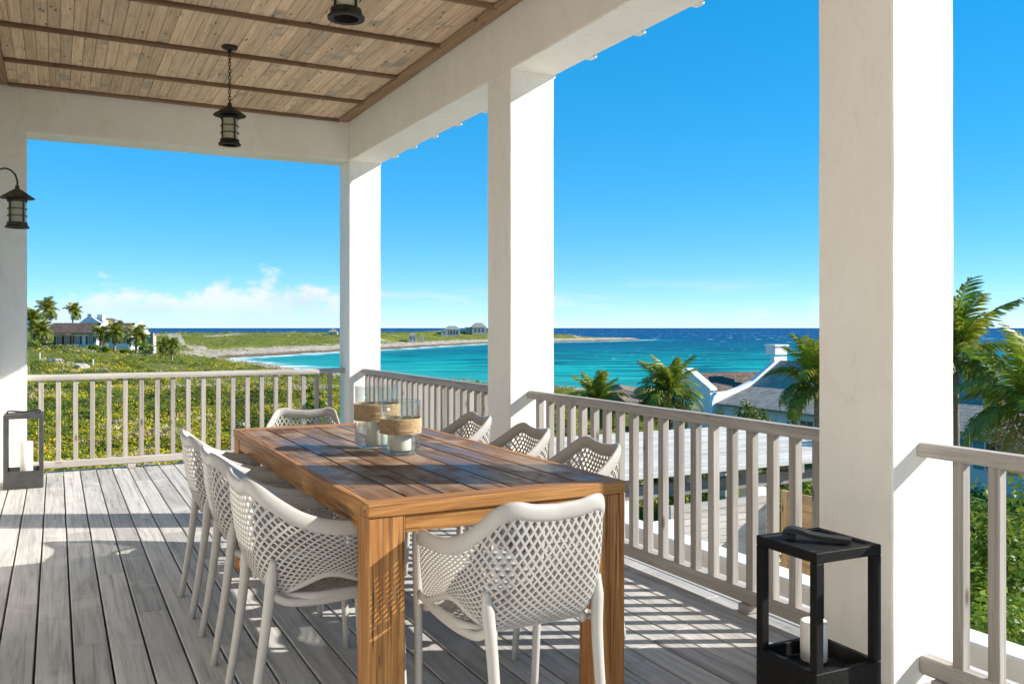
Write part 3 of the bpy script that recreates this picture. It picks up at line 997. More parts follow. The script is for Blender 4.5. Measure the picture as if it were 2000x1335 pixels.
def make_chair():
    t = thing('armchair', None, None)
    P = M['plastic']
    solid(part('back_lattice', lattice(lambda u, v: shell(0.012 + u * 0.976, 0.055 + v * 0.935), 42, 12, 0.675, 0.01), P, t), 0.011)
    # moulded rim: along one arm, over the back, down the other arm
    pts, ups = [], []
    for i in range(0, 121):
        a = shell(i / 120, 0.0)
        b_ = shell(i / 120, 0.10)
        d_ = Vector(b_ - a).normalized()
        pts.append(Vector(a) + d_ * 0.022)
        ups.append(d_)
    part('rim', add_tube(bmesh.new(), pts, 0.026, 12, (1.0, 0.46), up=ups), P, t, True)
    # lower rim of the shell, arching over the openings at the sides
    pts = [shell(i / 80, 1.0) for i in range(81)]
    part('lower_rim', add_tube(bmesh.new(), pts, [0.0045 + 0.007 * min(1.0, max(0.0, abs(i / 40 - 1) - 0.25) / 0.15) for i in range(81)], 8, (1, 1)), P, t, True)
    # seat
    def seat(u, v):
        yy_ = -0.188 + v * 0.412
        w = 0.165 + 0.075 * min(1.0, v * 3.2) ** 0.6
        xx = (u * 2 - 1) * w
        zz = 0.424 - 0.016 * (1 - (u * 2 - 1) ** 2) * math.sin(math.pi * min(1, v * 1.05)) - 0.02 * max(0, v - 0.85) / 0.15
        return np.array((xx, yy_, zz))
    solid(part('seat', lattice(seat, 13, 11, 0.68, 0.01), P, t), 0.012)
    ring = [seat(0, i / 16) for i in range(17)] + [seat(i / 12, 1) for i in range(1, 13)] + [seat(1, 1 - i / 16) for i in range(1, 17)]
    part('seat_frame', add_tube(bmesh.new(), [Vector(p_) + Vector((0, 0, -0.008)) for p_ in ring], 0.012, 8, (1.35, 1)), P, t, True)
    for s in (-1, 1):
        fl = crom([(s * .262, .212, .652), (s * .264, .236, .625), (s * .262, .243, .56), (s * .258, .246, .45), (s * .252, .254, .25), (s * .247, .268, 0)], 22)
        part('leg', add_tube(bmesh.new(), fl, [0.019 - 0.005 * (i / 21) for i in range(22)], 10, (1.05, 1.0), up=(1, 0, 0)), P, t, True)
        rl = crom([(s * .214, -.205, .545), (s * .210, -.212, .47), (s * .203, -.222, .38), (s * .200, -.245, .22), (s * .202, -.285, 0)], 22)
        part('leg', add_tube(bmesh.new(), rl, [0.012 + 0.010 * min(1, i / 4) - 0.007 * (i / 21) for i in range(22)], 10, (1.1, 1.0), up=(1, 0, 0)), P, t, True)
        br = crom([(s * .207, -.21, .43), (s * .225, -.15, .405), (s * .238, -.03, .40), (s * .245, .12, .41), (s * .256, .240, .44)], 18)
        part('side_rail', add_tube(bmesh.new(), br, 0.0115, 8, (1.3, 1), up=(0, 0, 1)), P, t, True)
    return t
ch0 = make_chair()
CHAIRS = [  # x, y, facing (0 = +Y), label
    (1.345, 2.600, 1.0, 'grey lattice armchair at the near end of the table, its back to the viewer'),
    (0.855, 3.255, -90 + 1.5, 'nearest of three grey lattice armchairs along the left side of the table'),
    (0.853, 3.935, -90 - 1.0, 'middle one of three grey lattice armchairs along the left side of the table'),
    (0.850, 4.600, -90 + 0.5, 'farthest of three grey lattice armchairs along the left side of the table'),
    (1.965, 3.455, 90 - 4, 'nearest of three grey lattice armchairs between table and right-hand railing'),
    (1.985, 4.125, 90 - 3, 'middle one of three grey lattice armchairs between table and right-hand railing'),
    (2.000, 4.840, 90 - 4, 'farthest of three grey lattice armchairs between table and right-hand railing'),
    (1.345, 5.440, 180 - 20, 'grey lattice armchair at the far end of the table, turned towards the viewer'),
]
for i, (x_, y_, a_, lab) in enumerate(CHAIRS):
    o = ch0 if i == 0 else copy_tree(ch0)
    o.location = (x_, y_, FZ)
    o.scale = (0.93, 0.98, 1.065)
    o.rotation_euler = (0, 0, R(a_))
    tag(o, lab, 'chair', 'grey lattice armchairs round the table')
# ------------------------------------------------------------------ glass hurricane vases
def vase(label, x_, y_, r, h, w0, w1):
    t = thing('glass_vase', label, 'vase', (x_, y_, TZ + 0.0005), 0, 'glass candle vases on the table')
    w = 0.004
    prof = [(0, 0), (r * 0.80, 0), (r * 0.94, 0.008), (r, 0.03), (r, h * 0.5), (r * 0.985, h * 0.62), (r, h - 0.004), (r - 0.001, h), (r - w, h - 0.001), (r - w, h * 0.5), (r - w, 0.035), (r * 0.88, 0.016), (0, 0.014)]
    body = part('glass_body', add_lathe(bmesh.new(), prof, 48), M['glass'], t, True)
    part('glass_lip', add_lathe(bmesh.new(), [(r + 0.0012, h - 0.002), (r, h + 0.002), (r - w, h + 0.001), (r - w, h - 0.003)], 48, closed=True), M['glass'], body, True)
    n_ = int((w1 - w0) / 0.0042)
    bm = bmesh.new()
    for k in range(n_):
        zc = w0 + (k + 0.5) * (w1 - w0) / n_
        rr = r + 0.0022 + random.uniform(-0.0006, 0.0008)
        add_lathe(bm, [(rr - 0.002, zc - 0.0024), (rr + 0.0022, zc - 0.0011), (rr + 0.0026, zc + 0.0004), (rr + 0.0018, zc + 0.0015), (rr - 0.002, zc + 0.0024)], 40, closed=True)
    part('jute_wrap', bm, M['jute'], t, True)
    return t
def candle(label, loc, r, h, lean=0.0):
    t = thing('candle', label, 'candle', loc)
    part('wax', add_lathe(bmesh.new(), [(0, 0), (r * 0.96, 0), (r, 0.004), (r, h - 0.004), (r * 0.95, h), (r * 0.72, h - 0.004), (0, h - 0.008)], 32), M['candle'], t, True)
    part('wick', add_tube(bmesh.new(), [(0, 0, h - 0.01), (0.001, 0, h + 0.004), (0.003, 0.001, h + 0.012)], 0.0013, 6), M['iron'], t)
    return t
vase('tall glass hurricane vase with jute wrap, the larger one behind', 1.385, 4.115, 0.105, 0.295, 0.135, 0.215)
candle('ivory candle inside the taller glass vase', (1.385, 4.115, TZ + 0.0155), 0.052, 0.17)
vase('shorter glass hurricane vase with jute wrap, in front of the taller one', 1.418, 3.872, 0.092, 0.243, 0.095, 0.165)
candle('ivory candle inside the shorter glass vase', (1.418, 3.872, TZ + 0.0155), 0.050, 0.13)
# ------------------------------------------------------------------ floor lanterns
def floor_lantern(label, x_, y_, s, h, mat, rz=0.0, tray=0.10):
    t = thing('floor_lantern', label, 'lantern', (x_, y_, FZ), rz, 'black wooden floor lanterns')
    p_ = 0.032
    hs_ = s / 2
    for sx in (-1, 1):
        for sy in (-1, 1):
            xa, xb_ = sorted((sx * hs_, sx * (hs_ - p_)))
            ya, yb = sorted((sy * hs_, sy * (hs_ - p_)))
            part('post', boxbm((xa, ya, tray + 0.001), (xb_, yb, h - 0.036), 0.002), mat, t)
    for sx in (-1, 1):
        xa, xb_ = sorted((sx * hs_, sx * (hs_ - 0.02)))
        part('base_panel', boxbm((xa, -hs_ + 0.0205, 0.0), (xb_, hs_ - 0.0205, tray), 0.002), mat, t)
        part('base_panel', boxbm((-hs_, xa, 0.0), (hs_, xb_, tray), 0.002), mat, t)
    part('tray', boxbm((-hs_ + 0.021, -hs_ + 0.021, tray - 0.07), (hs_ - 0.021, hs_ - 0.021, tray - 0.045), 0.001), mat, t)
    for sx in (-1, 1):
        xa, xb_ = sorted((sx * hs_, sx * (hs_ - p_)))
        part('top_rail', boxbm((xa, -hs_ + p_ + 0.0005, h - 0.035), (xb_, hs_ - p_ - 0.0005, h), 0.002), mat, t)
        part('top_rail', boxbm((-hs_, xa, h - 0.035), (hs_, xb_, h), 0.002), mat, t)
    part('lid', boxbm((-hs_ + p_ + 0.001, -hs_ + p_ + 0.001, h - 0.022), (hs_ - p_ - 0.001, hs_ - p_ - 0.001, h - 0.004), 0.001), mat, t)
    return t
def strap(t, pts, w, th):
    bm = bmesh.new()
    c_ = crom(pts, 26)
    add_tube(bm, c_, 1.0, 8, (th, w), up=None)
    bm.free()
    bm = bmesh.new()
    prev = None
    for i, p_ in enumerate(c_):
        tn = Vector(c_[min(i + 1, 25)] - c_[max(i - 1, 0)]).normalized()
        sd = Vector((0, 1, 0))
        nn = tn.cross(sd).normalized()
        rg = [bm.verts.new(Vector(p_) + sd * a + nn * b_) for a, b_ in ((-w, -th), (w, -th), (w, th), (-w, th))]
        if prev:
            for k in range(4):
                bm.faces.new((prev[k], prev[(k + 1) % 4], rg[(k + 1) % 4], rg[k]))
        else:
            bm.faces.new(rg[::-1])
        prev = rg
    bm.faces.new(prev)
    bmesh.ops.recalc_face_normals(bm, faces=bm.faces)
    return part('handle_strap', bm, M['leather'], t, False)
l1 = floor_lantern('black wooden floor lantern with leather strap beside the nearest column', 2.385, 2.275, 0.295, 0.625, M['black_wood'], R(-2), 0.225)
o = strap(l1, [(-.085, 0, 0.009), (-.12, 0, .014), (-.128, 0, .028), (-.10, 0, .040), (-.06, 0, .034), (-.02, 0, .022), (.05, 0, .016), (.13, 0, .013)], 0.03, 0.0085)
o.location = (-0.01, -0.01, 0.624)
o.scale = (0.85, 0.85, 0.85)
o.rotation_euler = (0, 0, R(-48))
candle('ivory pillar candle in the lantern by the nearest column', (2.420, 2.325, FZ + 0.1805), 0.047, 0.14)
l2 = floor_lantern('charcoal wooden floor lantern standing by the far left pilaster', -0.245, 8.75, 0.30, 0.63, M['grey_wood'], 0, 0.15)
o = strap(l2, [(-.12, 0, 0.004), (-.125, 0, .022), (-.09, 0, .026), (0, 0, .016), (.09, 0, .026), (.125, 0, .022), (.12, 0, .004)], 0.03, 0.005)
o.location = (0, 0, 0.628)
candle('tall ivory candle in the lantern by the far pilaster', (-0.225, 8.76, FZ + 0.1055), 0.05, 0.28)
# ------------------------------------------------------------------ hanging lanterns
def lantern_body(t, z0, mat, glass=True):
    """cap, glass, cage and foot ring; z0 = underside of the foot ring"""
    cap = [(0, .335), (.012, .335), (.016, .325), (.016, .312), (.026, .305), (.060, .283), (.095, .258), (.124, .238), (.126, .233), (.118, .232), (.085, .236), (.0, .240)]
    part('cap', add_lathe(bmesh.new(), cap, 32, (0, 0, z0)), mat, t, False)
    part('glass_shade', add_lathe(bmesh.new(), [(.060, .03), (.062, .12), (.060, .238)], 28, (0, 0, z0)), M['frost'], t, True)
    part('collar', add_lathe(bmesh.new(), [(.064, .205), (.071, .205), (.071, .236), (.064, .236)], 28, (0, 0, z0), True), mat, t, True)
    for k in range(4):
        a_ = k * math.pi / 2 + 0.45
        c_ = Vector((math.cos(a_), math.sin(a_), 0)) * 0.068
        part('cage_bar', add_tube(bmesh.new(), [c_ + Vector((0, 0, z0 + .03)), c_ + Vector((0, 0, z0 + .21))], 0.006, 6), mat, t)
    for zz in (.095, .150):
        part('cage_ring', add_lathe(bmesh.new(), [(.069 + .004 * math.cos(q_ * math.pi / 3), zz + .004 * math.sin(q_ * math.pi / 3)) for q_ in range(6)], 28, (0, 0, z0), True), mat, t, True)
    part('foot_ring', add_lathe(bmesh.new(), [(.058, .0), (.086, .0), (.087, .010), (.076, .020), (.072, .045), (.060, .045)], 32, (0, 0, z0), True), mat, t, False)
def pendant(label, x_, y_):
    t = thing('pendant_lantern', label, 'lantern', (x_, y_, 2.775), 0, 'pendant lanterns hanging from the ceiling')
    top_ = ZC - 2.775 - 0.001
    part('ceiling_plate', add_lathe(bmesh.new(), [(0, top_), (.062, top_), (.062, top_ - .012), (.05, top_ - .02), (.016, top_ - .026), (.014, top_ - .05), (0, top_ - .05)], 28), M['iron'], t, False)
    bm = bmesh.new()
    z1, z0 = top_ - 0.045, 0.33
    n_ = 15
    st = (z1 - z0) / n_
    for k in range(n_):
        zc = z0 + (k + 0.5) * st
        pts = []
        for q_ in range(13):
            a_ = q_ / 12 * 2 * math.pi
            u = 0.0095 * math.cos(a_)
            w = (st * 0.68) * math.sin(a_)
            pts.append((u, 0, zc + w) if k % 2 else (0, u, zc + w))
        add_tube(bm, pts, 0.0032, 6, cap=False)
    part('chain', bm, M['iron'], t, True)
    lantern_body(t, 0.0, M['iron'])
    return t
pendant('dark iron pendant lantern on a chain, seen whole above the far end', 1.225, 7.25)
pendant('dark iron pendant lantern cut by the top edge of the picture', 1.21, 4.04)
t = thing('wall_lantern', 'weathered iron lantern on a curved bracket at the left edge', 'lantern', (-0.27, 8.02, 2.12), 0.3)
lantern_body(t, 0.0, M['iron_worn'])
ti = Matrix.Rotation(-0.3, 3, 'Z')
pts = [ti @ Vector(p_) for p_ in crom([(0, 0, .33), (0, 0, .37), (-.02, 0, .43), (-.075, 0, .465), (-.14, 0, .44), (-.18, 0, .36), (-.2, 0, .25), (-.226, 0, .19)], 26)]
part('bracket', add_tube(bmesh.new(), pts, 0.0075, 8), M['iron_worn'], t, True)
bm = add_lathe(bmesh.new(), [(0, 0), (.05, 0), (.05, .008), (.03, .016), (0, .018)], 20)
bmesh.ops.rotate(bm, verts=bm.verts[:], matrix=Matrix.Rotation(R(90), 3, 'Y'))
bmesh.ops.translate(bm, verts=bm.verts[:], vec=(-.2285, 0, .19))
bmesh.ops.rotate(bm, verts=bm.verts[:], matrix=Matrix.Rotation(-0.3, 3, 'Z'))
part('wall_plate', bm, M['iron_worn'], t)
#==OUTSIDE==
# ------------------------------------------------------------------ palms
def frond_mesh(name, droop, n, seed, col, rnd=0.25, width=0.30, lw=0.016):
    rr = random.Random(seed)
    V, Fc, C = [], [], []
    pts = []
    p_ = Vector((0, 0, 0))
    ang = 0.30
    N = 26
    for i in range(N + 1):
        pts.append(p_.copy())
        s_ = i / N
        ang -= droop / N * (0.45 + 1.5 * s_)
        p_ = p_ + Vector((math.cos(ang), 0, math.sin(ang))) / N
    def quad(a, b_, c_, d_, cc):
        k = len(V)
        V.extend([a, b_, c_, d_])
        Fc.append((k, k + 1, k + 2, k + 3))
        C.extend([cc] * 4)
    stem = (0.24, 0.22, 0.06)
    for i in range(N):
        w = 0.012 * (1 - i / N) + 0.002
        quad(pts[i] + Vector((0, -w, 0)), pts[i] + Vector((0, w, 0)), pts[i + 1] + Vector((0, w * .9, 0)), pts[i + 1] + Vector((0, -w * .9, 0)), stem)
        quad(pts[i] + Vector((0, 0, -w)), pts[i] + Vector((0, 0, w)), pts[i + 1] + Vector((0, 0, w)), pts[i + 1] + Vector((0, 0, -w)), stem)
    for k in range(n):
        s_ = 0.14 + 0.86 * (k + 0.5) / n
        f = s_ * N
        i = min(int(f), N - 1)
        b0 = pts[i].lerp(pts[i + 1], f - i)
        tn = (pts[i + 1] - pts[i]).normalized()
        ll = width * (math.sin(math.pi * (0.12 + 0.80 * s_)) ** 0.7) * rr.uniform(0.85, 1.1)
        for sd in (-1, 1):
            out = Vector((0, sd, 0))
            d0 = (out * 0.86 + tn * rr.uniform(0.35, 0.6) + Vector((0, 0, rr.uniform(-0.35, 0.12)))).normalized()
            d1 = (d0 + Vector((0, 0, -0.9 - 0.3 * rr.random())) + tn * 0.15).normalized()
            m1 = b0 + d0 * ll * 0.5
            m2 = m1 + d1 * ll * 0.5
            w = lw
            side = tn * w
            v_ = rr.uniform(1 - rnd, 1 + rnd)
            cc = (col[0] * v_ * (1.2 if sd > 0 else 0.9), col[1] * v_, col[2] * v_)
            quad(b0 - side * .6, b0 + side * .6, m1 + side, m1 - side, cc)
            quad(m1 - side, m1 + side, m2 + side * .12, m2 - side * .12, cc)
    me = bpy.data.meshes.new(name)
    me.from_pydata([tuple(v) for v in V], [], Fc)
    a = me.color_attributes.new('tint', 'FLOAT_COLOR', 'POINT')
    a.data.foreach_set('color', np.array([(*c_, 1) for c_ in C], np.float32).ravel())
    me.materials.append(M['frond'])
    return me
GREEN = (0.175, 0.235, 0.024)
FR = [frond_mesh('frond', 0.8, 34, 1, (0.22, 0.28, 0.027)), frond_mesh('frond', 1.35, 36, 2, GREEN), frond_mesh('frond', 1.9, 36, 3, (0.14, 0.195, 0.022)), frond_mesh('frond', 2.5, 30, 4, (0.28, 0.22, 0.06))]
FRF = [frond_mesh('frond', d_, 20, 5 + i, c_, width=0.40, lw=0.027) for i, (d_, c_) in enumerate(((0.9, (0.23, 0.25, 0.03)), (1.5, (0.18, 0.21, 0.025)), (2.1, (0.13, 0.165, 0.022)), (2.6, (0.32, 0.25, 0.07))))]
def palm(label, x_, y_, zb, h, fl, n, wind=(-1, 0.2), seed=0, lean=(0, 0), far=False, spread=1.0, group='palm trees among the houses', wf=0.55):
    rr = random.Random(seed)
    t = thing('palm_tree', label, 'palm tree', (x_, y_, zb), 0, group)
    top_ = Vector((lean[0], lean[1], h))
    pts = crom([(0, 0, -0.3), (lean[0] * .15, lean[1] * .15, h * .35), (lean[0] * .5, lean[1] * .5, h * .7), tuple(top_)], 14)
    part('trunk', add_tube(bmesh.new(), pts, [(0.17 - 0.075 * (i / 13)) * (1 + 0.05 * (i % 2)) * min(1.0, h / 4 + .4) for i in range(14)], 10), M['bark'], t, True)
    wd = Vector((wind[0], wind[1], 0)).normalized()
    ms_ = FRF if far else FR
    for k in range(n):
        az = k * 2.39996 + rr.uniform(-.25, .25)
        lev = k / n
        d_ = Vector((math.cos(az), math.sin(az), 0)) + wd * wf * (0.5 + lev)
        az2 = math.atan2(d_.y, d_.x)
        pit = R(78) * (1 - lev) ** 1.1 - R(22) * lev + rr.uniform(-.12, .12)
        mi = 0 if lev < .3 else (1 if lev < .6 else (2 if lev < .9 else 3))
        o = link('frond', ms_[mi], None, t)
        o.location = top_ + Vector((0, 0, -0.12 * lev))
        o.rotation_euler = (rr.uniform(-.35, .35), -pit * spread, az2)
        s_ = fl * rr.uniform(.85, 1.1)
        o.scale = (s_, s_ * rr.uniform(.85, 1.1), s_)
    return t
def gz(px, D):
    L_ = np.array([[(px - 1000.0) / F_PX * D]])
    return float(height(L_, np.array([[float(D)]]))[0][0, 0])
wind_l = (-cs * 0.9, sn * 0.9)
def palm_at(label, px, D, py_top, fl, n, seed, far=False, lean=0.0, zb=None, wind=1, **kw):
    x_, y_ = at(px, D)
    zb = gz(px, D) if zb is None else zb
    wd = (cs * wind, -sn * wind)
    return palm(label, x_, y_, zb, zat(py_top, D) - zb, fl, n, wd, seed, (cs * lean, -sn * lean), far, **kw)
palm_at('bushy green palm tree above the railing, right beside the middle column', 1165, 34, 786, 1.35, 34, 11, wind=0.6, wf=0.25)
palm_at('windblown green palm tree in front of the small white gable', 1308, 33, 772, 1.65, 36, 12, wind=-0.9, wf=0.35)
palm_at('green palm tree before the grey roof, left of the nearest column', 1598, 25, 752, 1.6, 28, 13, wind=-0.6, wf=0.4)
palm_at('tall palm tree rising to the sky at the right of the nearest column', 1866, 30, 702, 2.75, 24, 14, wind=0.8, wf=0.35)
palm_at('large dark palm tree cut by the right edge of the picture', 2018, 19, 800, 1.85, 26, 15, wind=-0.8, wf=0.3)
# ------------------------------------------------------------------ leafy shrubs
def leaf_mass(blobs, n, size, seed, cols):
    r_ = np.random.default_rng(seed)
    bl = np.array(blobs, float)                       # cx cy cz rx ry rz
    wts = bl[:, 3] * bl[:, 4]
    pick = r_.choice(len(bl), n, p=wts / wts.sum())
    d_ = r_.normal(size=(n, 3))
    d_ /= np.linalg.norm(d_, axis=1)[:, None]
    d_[:, 2] = np.where(d_[:, 2] < -0.4, -d_[:, 2], d_[:, 2])
    rad = r_.uniform(0.62, 1.04, (n, 1)) + 0.1 * (r_.random((n, 1)) ** 4)
    P_ = bl[pick, :3] + d_ * bl[pick, 3:] * rad
    nrm = d_ + r_.normal(size=(n, 3)) * 0.55 + np.array([0, 0, 0.35])
    nrm /= np.linalg.norm(nrm, axis=1)[:, None]
    a_ = np.cross(nrm, r_.normal(size=(n, 3)))
    a_ /= np.linalg.norm(a_, axis=1)[:, None]
    b_ = np.cross(nrm, a_)
    s_ = size * r_.uniform(0.6, 1.3, (n, 1))
    V_ = np.stack([P_ - a_ * s_, P_ + b_ * s_ * 0.45, P_ + a_ * s_, P_ - b_ * s_ * 0.45], 1).reshape(-1, 3)
    c_ = np.array(cols)[r_.integers(0, len(cols), n)] * r_.uniform(0.7, 1.25, (n, 1))
    return V_, np.arange(n * 4).reshape(-1, 4), np.repeat(c_, 4, axis=0)
SHRUB = [(0.13, 0.21, 0.02), (0.18, 0.265, 0.022), (0.085, 0.155, 0.02), (0.25, 0.31, 0.03)]
def shrub(label, x_, y_, zb, w, h, n, size, seed, cols=SHRUB, group='leafy shrubs below the veranda'):
    rr = random.Random(seed)
    t = thing('shrub', label, 'shrub', (x_, y_, zb), 0, group)
    blobs = [(0, 0, h * .5, w * .42, w * .42, h * .45)]
    for k in range(7):
        a_ = rr.uniform(0, 6.28)
        q_ = rr.uniform(.3, .62) * w
        s_ = rr.uniform(.18, .3)
        blobs.append((math.cos(a_) * q_, math.sin(a_) * q_, h * rr.uniform(.3, .8), w * s_, w * s_, h * s_ * 1.1))
    V_, Q_, C_ = leaf_mass(blobs, n, size, seed, cols)
    o = np_mesh('foliage', V_, Q_, M['leaf'], False, t)
    vcol(o, 'tint', C_)
    bm = bmesh.new()
    for k in range(5):
        a_ = k * 1.3 + rr.random()
        add_tube(bm, [(0, 0, -0.1), (math.cos(a_) * w * .12, math.sin(a_) * w * .12, h * .3), (math.cos(a_) * w * .3, math.sin(a_) * w * .3, h * .62)], [.03, .022, .008], 6)
    part('stems', bm, M['bark'], t)
    return t
def shrub_at(label, px, D, py_top, w, n, size, seed, zb=None, **kw):
    x_, y_ = at(px, D)
    zb = gz(px, D) if zb is None else zb
    return shrub(label, x_, y_, zb, w, max(0.5, zat(py_top, D) - zb), n, size, seed, **kw)
shrub_at('round bright green shrub between the first and second right-hand baluster', 1900, 10.5, 905, 1.5, 5200, .055, 21)
shrub_at('wide bright green shrub at the right edge, behind the balusters', 2010, 10.0, 930, 1.7, 5200, .055, 22)
shrub_at('lower green shrub at the right edge, just above the white parapet', 1935, 8.2, 1085, 1.3, 4200, .045, 23, zb=-3.4)
shrub_at('dark green shrub behind the cedar gate', 1590, 21, 935, 1.9, 3200, .075, 24)
shrub_at('small green shrub behind the pergola posts', 1440, 22, 955, 1.5, 2400, .075, 25)
shrub_at('low yellow-green bush under the grey roof, above the railing', 1455, 38, 800, 2.0, 2200, .11, 26, cols=[(.12, .16, .02), (.18, .2, .025), (.08, .12, .02)])
shrub_at('flowering yellow-green bush below the palm by the grey roof', 1525, 30, 815, 1.7, 2200, .09, 27, cols=[(.14, .16, .02), (.24, .2, .02), (.08, .12, .02)])
for i, (px, D_, py, w) in enumerate(((1110, 28, 842, 2.0), (1190, 27, 838, 1.9), (1262, 30, 832, 2.2), (1345, 29, 838, 1.9))):
    shrub_at(('first', 'second', 'third', 'fourth')[i] + ' green shrub from the middle column, behind the bleached plank roof', px, D_, py, w, 2200, .095, 40 + i, cols=[(.10, .14, .02), (.15, .17, .025), (.07, .11, .02), (.22, .19, .03)])
for i, (px, D_, py, w) in enumerate(((790, 26, 808, 2.4), (880, 24, 815, 2.3), (955, 22, 825, 2.2))):
    shrub_at(('leftmost', 'middle', 'rightmost')[i] + ' of the shrubs behind the railing before the middle column', px, D_, py, w, 2000, .09, 50 + i, cols=[(.10, .13, .02), (.16, .16, .025), (.07, .1, .02), (.24, .19, .03)])
shrub_at('spiky dark green plant behind the far railing near the corner column', 626, 24, 758, 0.8, 900, .10, 61)
# ------------------------------------------------------------------ scrub on the hillside
def ground_cover(name, label, a0, a1, d0, d1, n, leaves, seed, size_k):
    """rounded low bushes of many small leaves, each bush with its own hue, bare ground between them"""
    r_ = np.random.default_rng(seed)
    px = r_.uniform(a0, a1, n)
    D_ = 1.0 / r_.uniform(1 / d1, 1 / d0, n)
    L_ = (px - 1000) / F_PX * D_
    Z_, S_ = height(L_, D_)
    bald = fbm(L_ / 3.2, D_ / 5.0, 3, 77)
    ok = (S_ > 9) & (bald < 0.68)
    L_, D_, Z_ = L_[ok], D_[ok], Z_[ok]
    n = len(L_)
    x_, y_ = ld(L_, D_)
    kind = 0.53 + (fbm(L_ / 2.6, D_ / 4.0, 4, 41) - 0.5) * 1.7 + (fbm(L_ / 14.0, D_ / 18.0, 2, 43) - 0.5) * 0.6 + r_.normal(size=n) * 0.10
    pal = np.array([(.09, .125, .014), (.19, .215, .014), (.31, .295, .016), (.43, .345, .018), (.44, .38, .22)])
    idx = np.clip(np.digitize(kind, [.34, .49, .64, .80]), 0, 4)
    bloom = np.clip((kind - .45) * 1.6, 0, .45) * (r_.random(n) < .33) * (kind < .8)
    lsz = size_k * (0.6 + D_ / 105.0)
    big = fbm(L_ / 2.2, D_ / 3.0, 3, 57)
    rad = lsz * np.clip(np.exp(r_.normal(size=n) * .35), .5, 1.6) * (0.75 + 1.6 * np.clip(big - .5, 0, .4) / .4)
    hue_k = np.where(big > .6, .78, 1.12)[:, None]
    hue = pal[idx] * hue_k * r_.uniform(.75, 1.25, (n, 1))
    V_, C_ = [], []
    for k in range(leaves):
        d_ = r_.normal(size=(n, 3))
        d_ /= np.linalg.norm(d_, axis=1)[:, None]
        d_[:, 2] = np.abs(d_[:, 2])
        c0 = np.stack([x_, y_, Z_], 1) + d_ * (rad * r_.uniform(.72, 1.06, n))[:, None] * np.array([1.15, 1.15, .75])
        nrm = d_ + r_.normal(size=(n, 3)) * .5
        nrm /= np.linalg.norm(nrm, axis=1)[:, None]
        a_ = np.cross(nrm, r_.normal(size=(n, 3)))
        a_ /= np.linalg.norm(a_, axis=1)[:, None]
        b_ = np.cross(nrm, a_)
        fl_ = (r_.random(n) < bloom) & (d_[:, 2] > .3)
        s_ = (lsz * np.where(big > .55, .25, .19) * r_.uniform(.6, 1.25, n) * np.where(fl_, .8, 1.0))[:, None]
        V_.append(np.stack([c0 - a_ * s_, c0 + b_ * s_ * .6, c0 + a_ * s_, c0 - b_ * s_ * .6], 1))
        col = hue * r_.uniform(.7, 1.25, (n, 1))
        col = np.where(fl_[:, None], np.array([.78, .55, .012]) * r_.uniform(.7, 1.1, (n, 1)), col)
        C_.append(np.repeat(col[:, None, :], 4, axis=1))
    V_ = np.stack(V_, 1).reshape(-1, 3)
    C_ = np.stack(C_, 1).reshape(-1, 3)
    o = np_mesh(name, V_, np.arange(len(V_)).reshape(-1, 4), M['cover'], False)
    vcol(o, 'tint', C_)
    tag(o, label, 'scrub', None, 'stuff')
ground_cover('hillside_scrub', 'low green scrub with yellow flowers covering the hillside', -60, 1120, 14, 190, 19000, 40, 5, 0.23)
ground_cover('headland_scrub', 'low green scrub on the far headland across the bay', -60, 1110, 200, 740, 6000, 14, 6, 0.2)
ground_cover('garden_scrub', 'green ground cover below the veranda on the right', 1080, 2080, 9, 120, 3500, 24, 8, 0.3)
# pale rocks lying in the scrub
def rock(label, px, D_, s, seed, dz=0.0):
    rr = random.Random(seed)
    x_, y_ = at(px, D_)
    bm = bmesh.new()
    bmesh.ops.create_icosphere(bm, subdivisions=2, radius=1.0)
    for v in bm.verts:
        k = 1 + rr.uniform(-.28, .28)
        v.co = Vector((v.co.x * s * 1.3 * k, v.co.y * s * k, v.co.z * s * .55 * k))
    o = part('rock', bm, M['stone'])
    o.location = (x_, y_, gz(px, D_) + dz)
    o.rotation_euler = (0, 0, rr.uniform(0, 6))
    tag(o, label, 'rock', 'pale rocks in the scrub')
rock('jagged pale limestone boulder in the yellow scrub below the left house', 158, 72, 0.5, 1, .15)
rock('flat pale rock slab in the scrub, near the left house', 108, 88, 0.7, 2, .0)
rock('pale rock in the scrub seen behind the far railing, near the corner', 527, 27, .26, 3, .05)
rock('small pale rock behind the far railing, left of its middle', 280, 26, .22, 4, .05)
rock('pale rock low behind the far railing, right of its middle', 470, 36, .3, 5, .05)
for i, (px, D_, py0, py1) in enumerate(((78, 92, 689, 680), (182, 82, 701, 692))):
    x_, y_ = at(px, D_)
    o = part('marker_post', boxbm((-.05, -.05, -.6), (.05, .05, .62), .01), M['trim'])
    o.location = (x_, y_, gz(px, D_) + .1)
    tag(o, ('short white marker post in the scrub, the left of two', 'short white marker post in the scrub, the right of two')[i], 'post', 'white marker posts')
# thatch and driftwood heap by the beach
bm = bmesh.new()
bmesh.ops.create_icosphere(bm, subdivisions=3, radius=1.0)
rr = random.Random(3)
for v in bm.verts:
    k = 1 + rr.uniform(-.2, .2)
    v.co = Vector((v.co.x * 3.2 * k, v.co.y * 1.6 * k, max(-.4, v.co.z) * 1.25 * k))
o = part('shore_rocks', bm, M['thatch'])
x_, y_ = at(1228, 62)
o.location = (x_, y_, zat(781, 62) - .3)
o.rotation_euler = (0, 0, -YAW)
tag(o, 'heap of brown shore rocks between the two palms behind the railing', 'rocks')
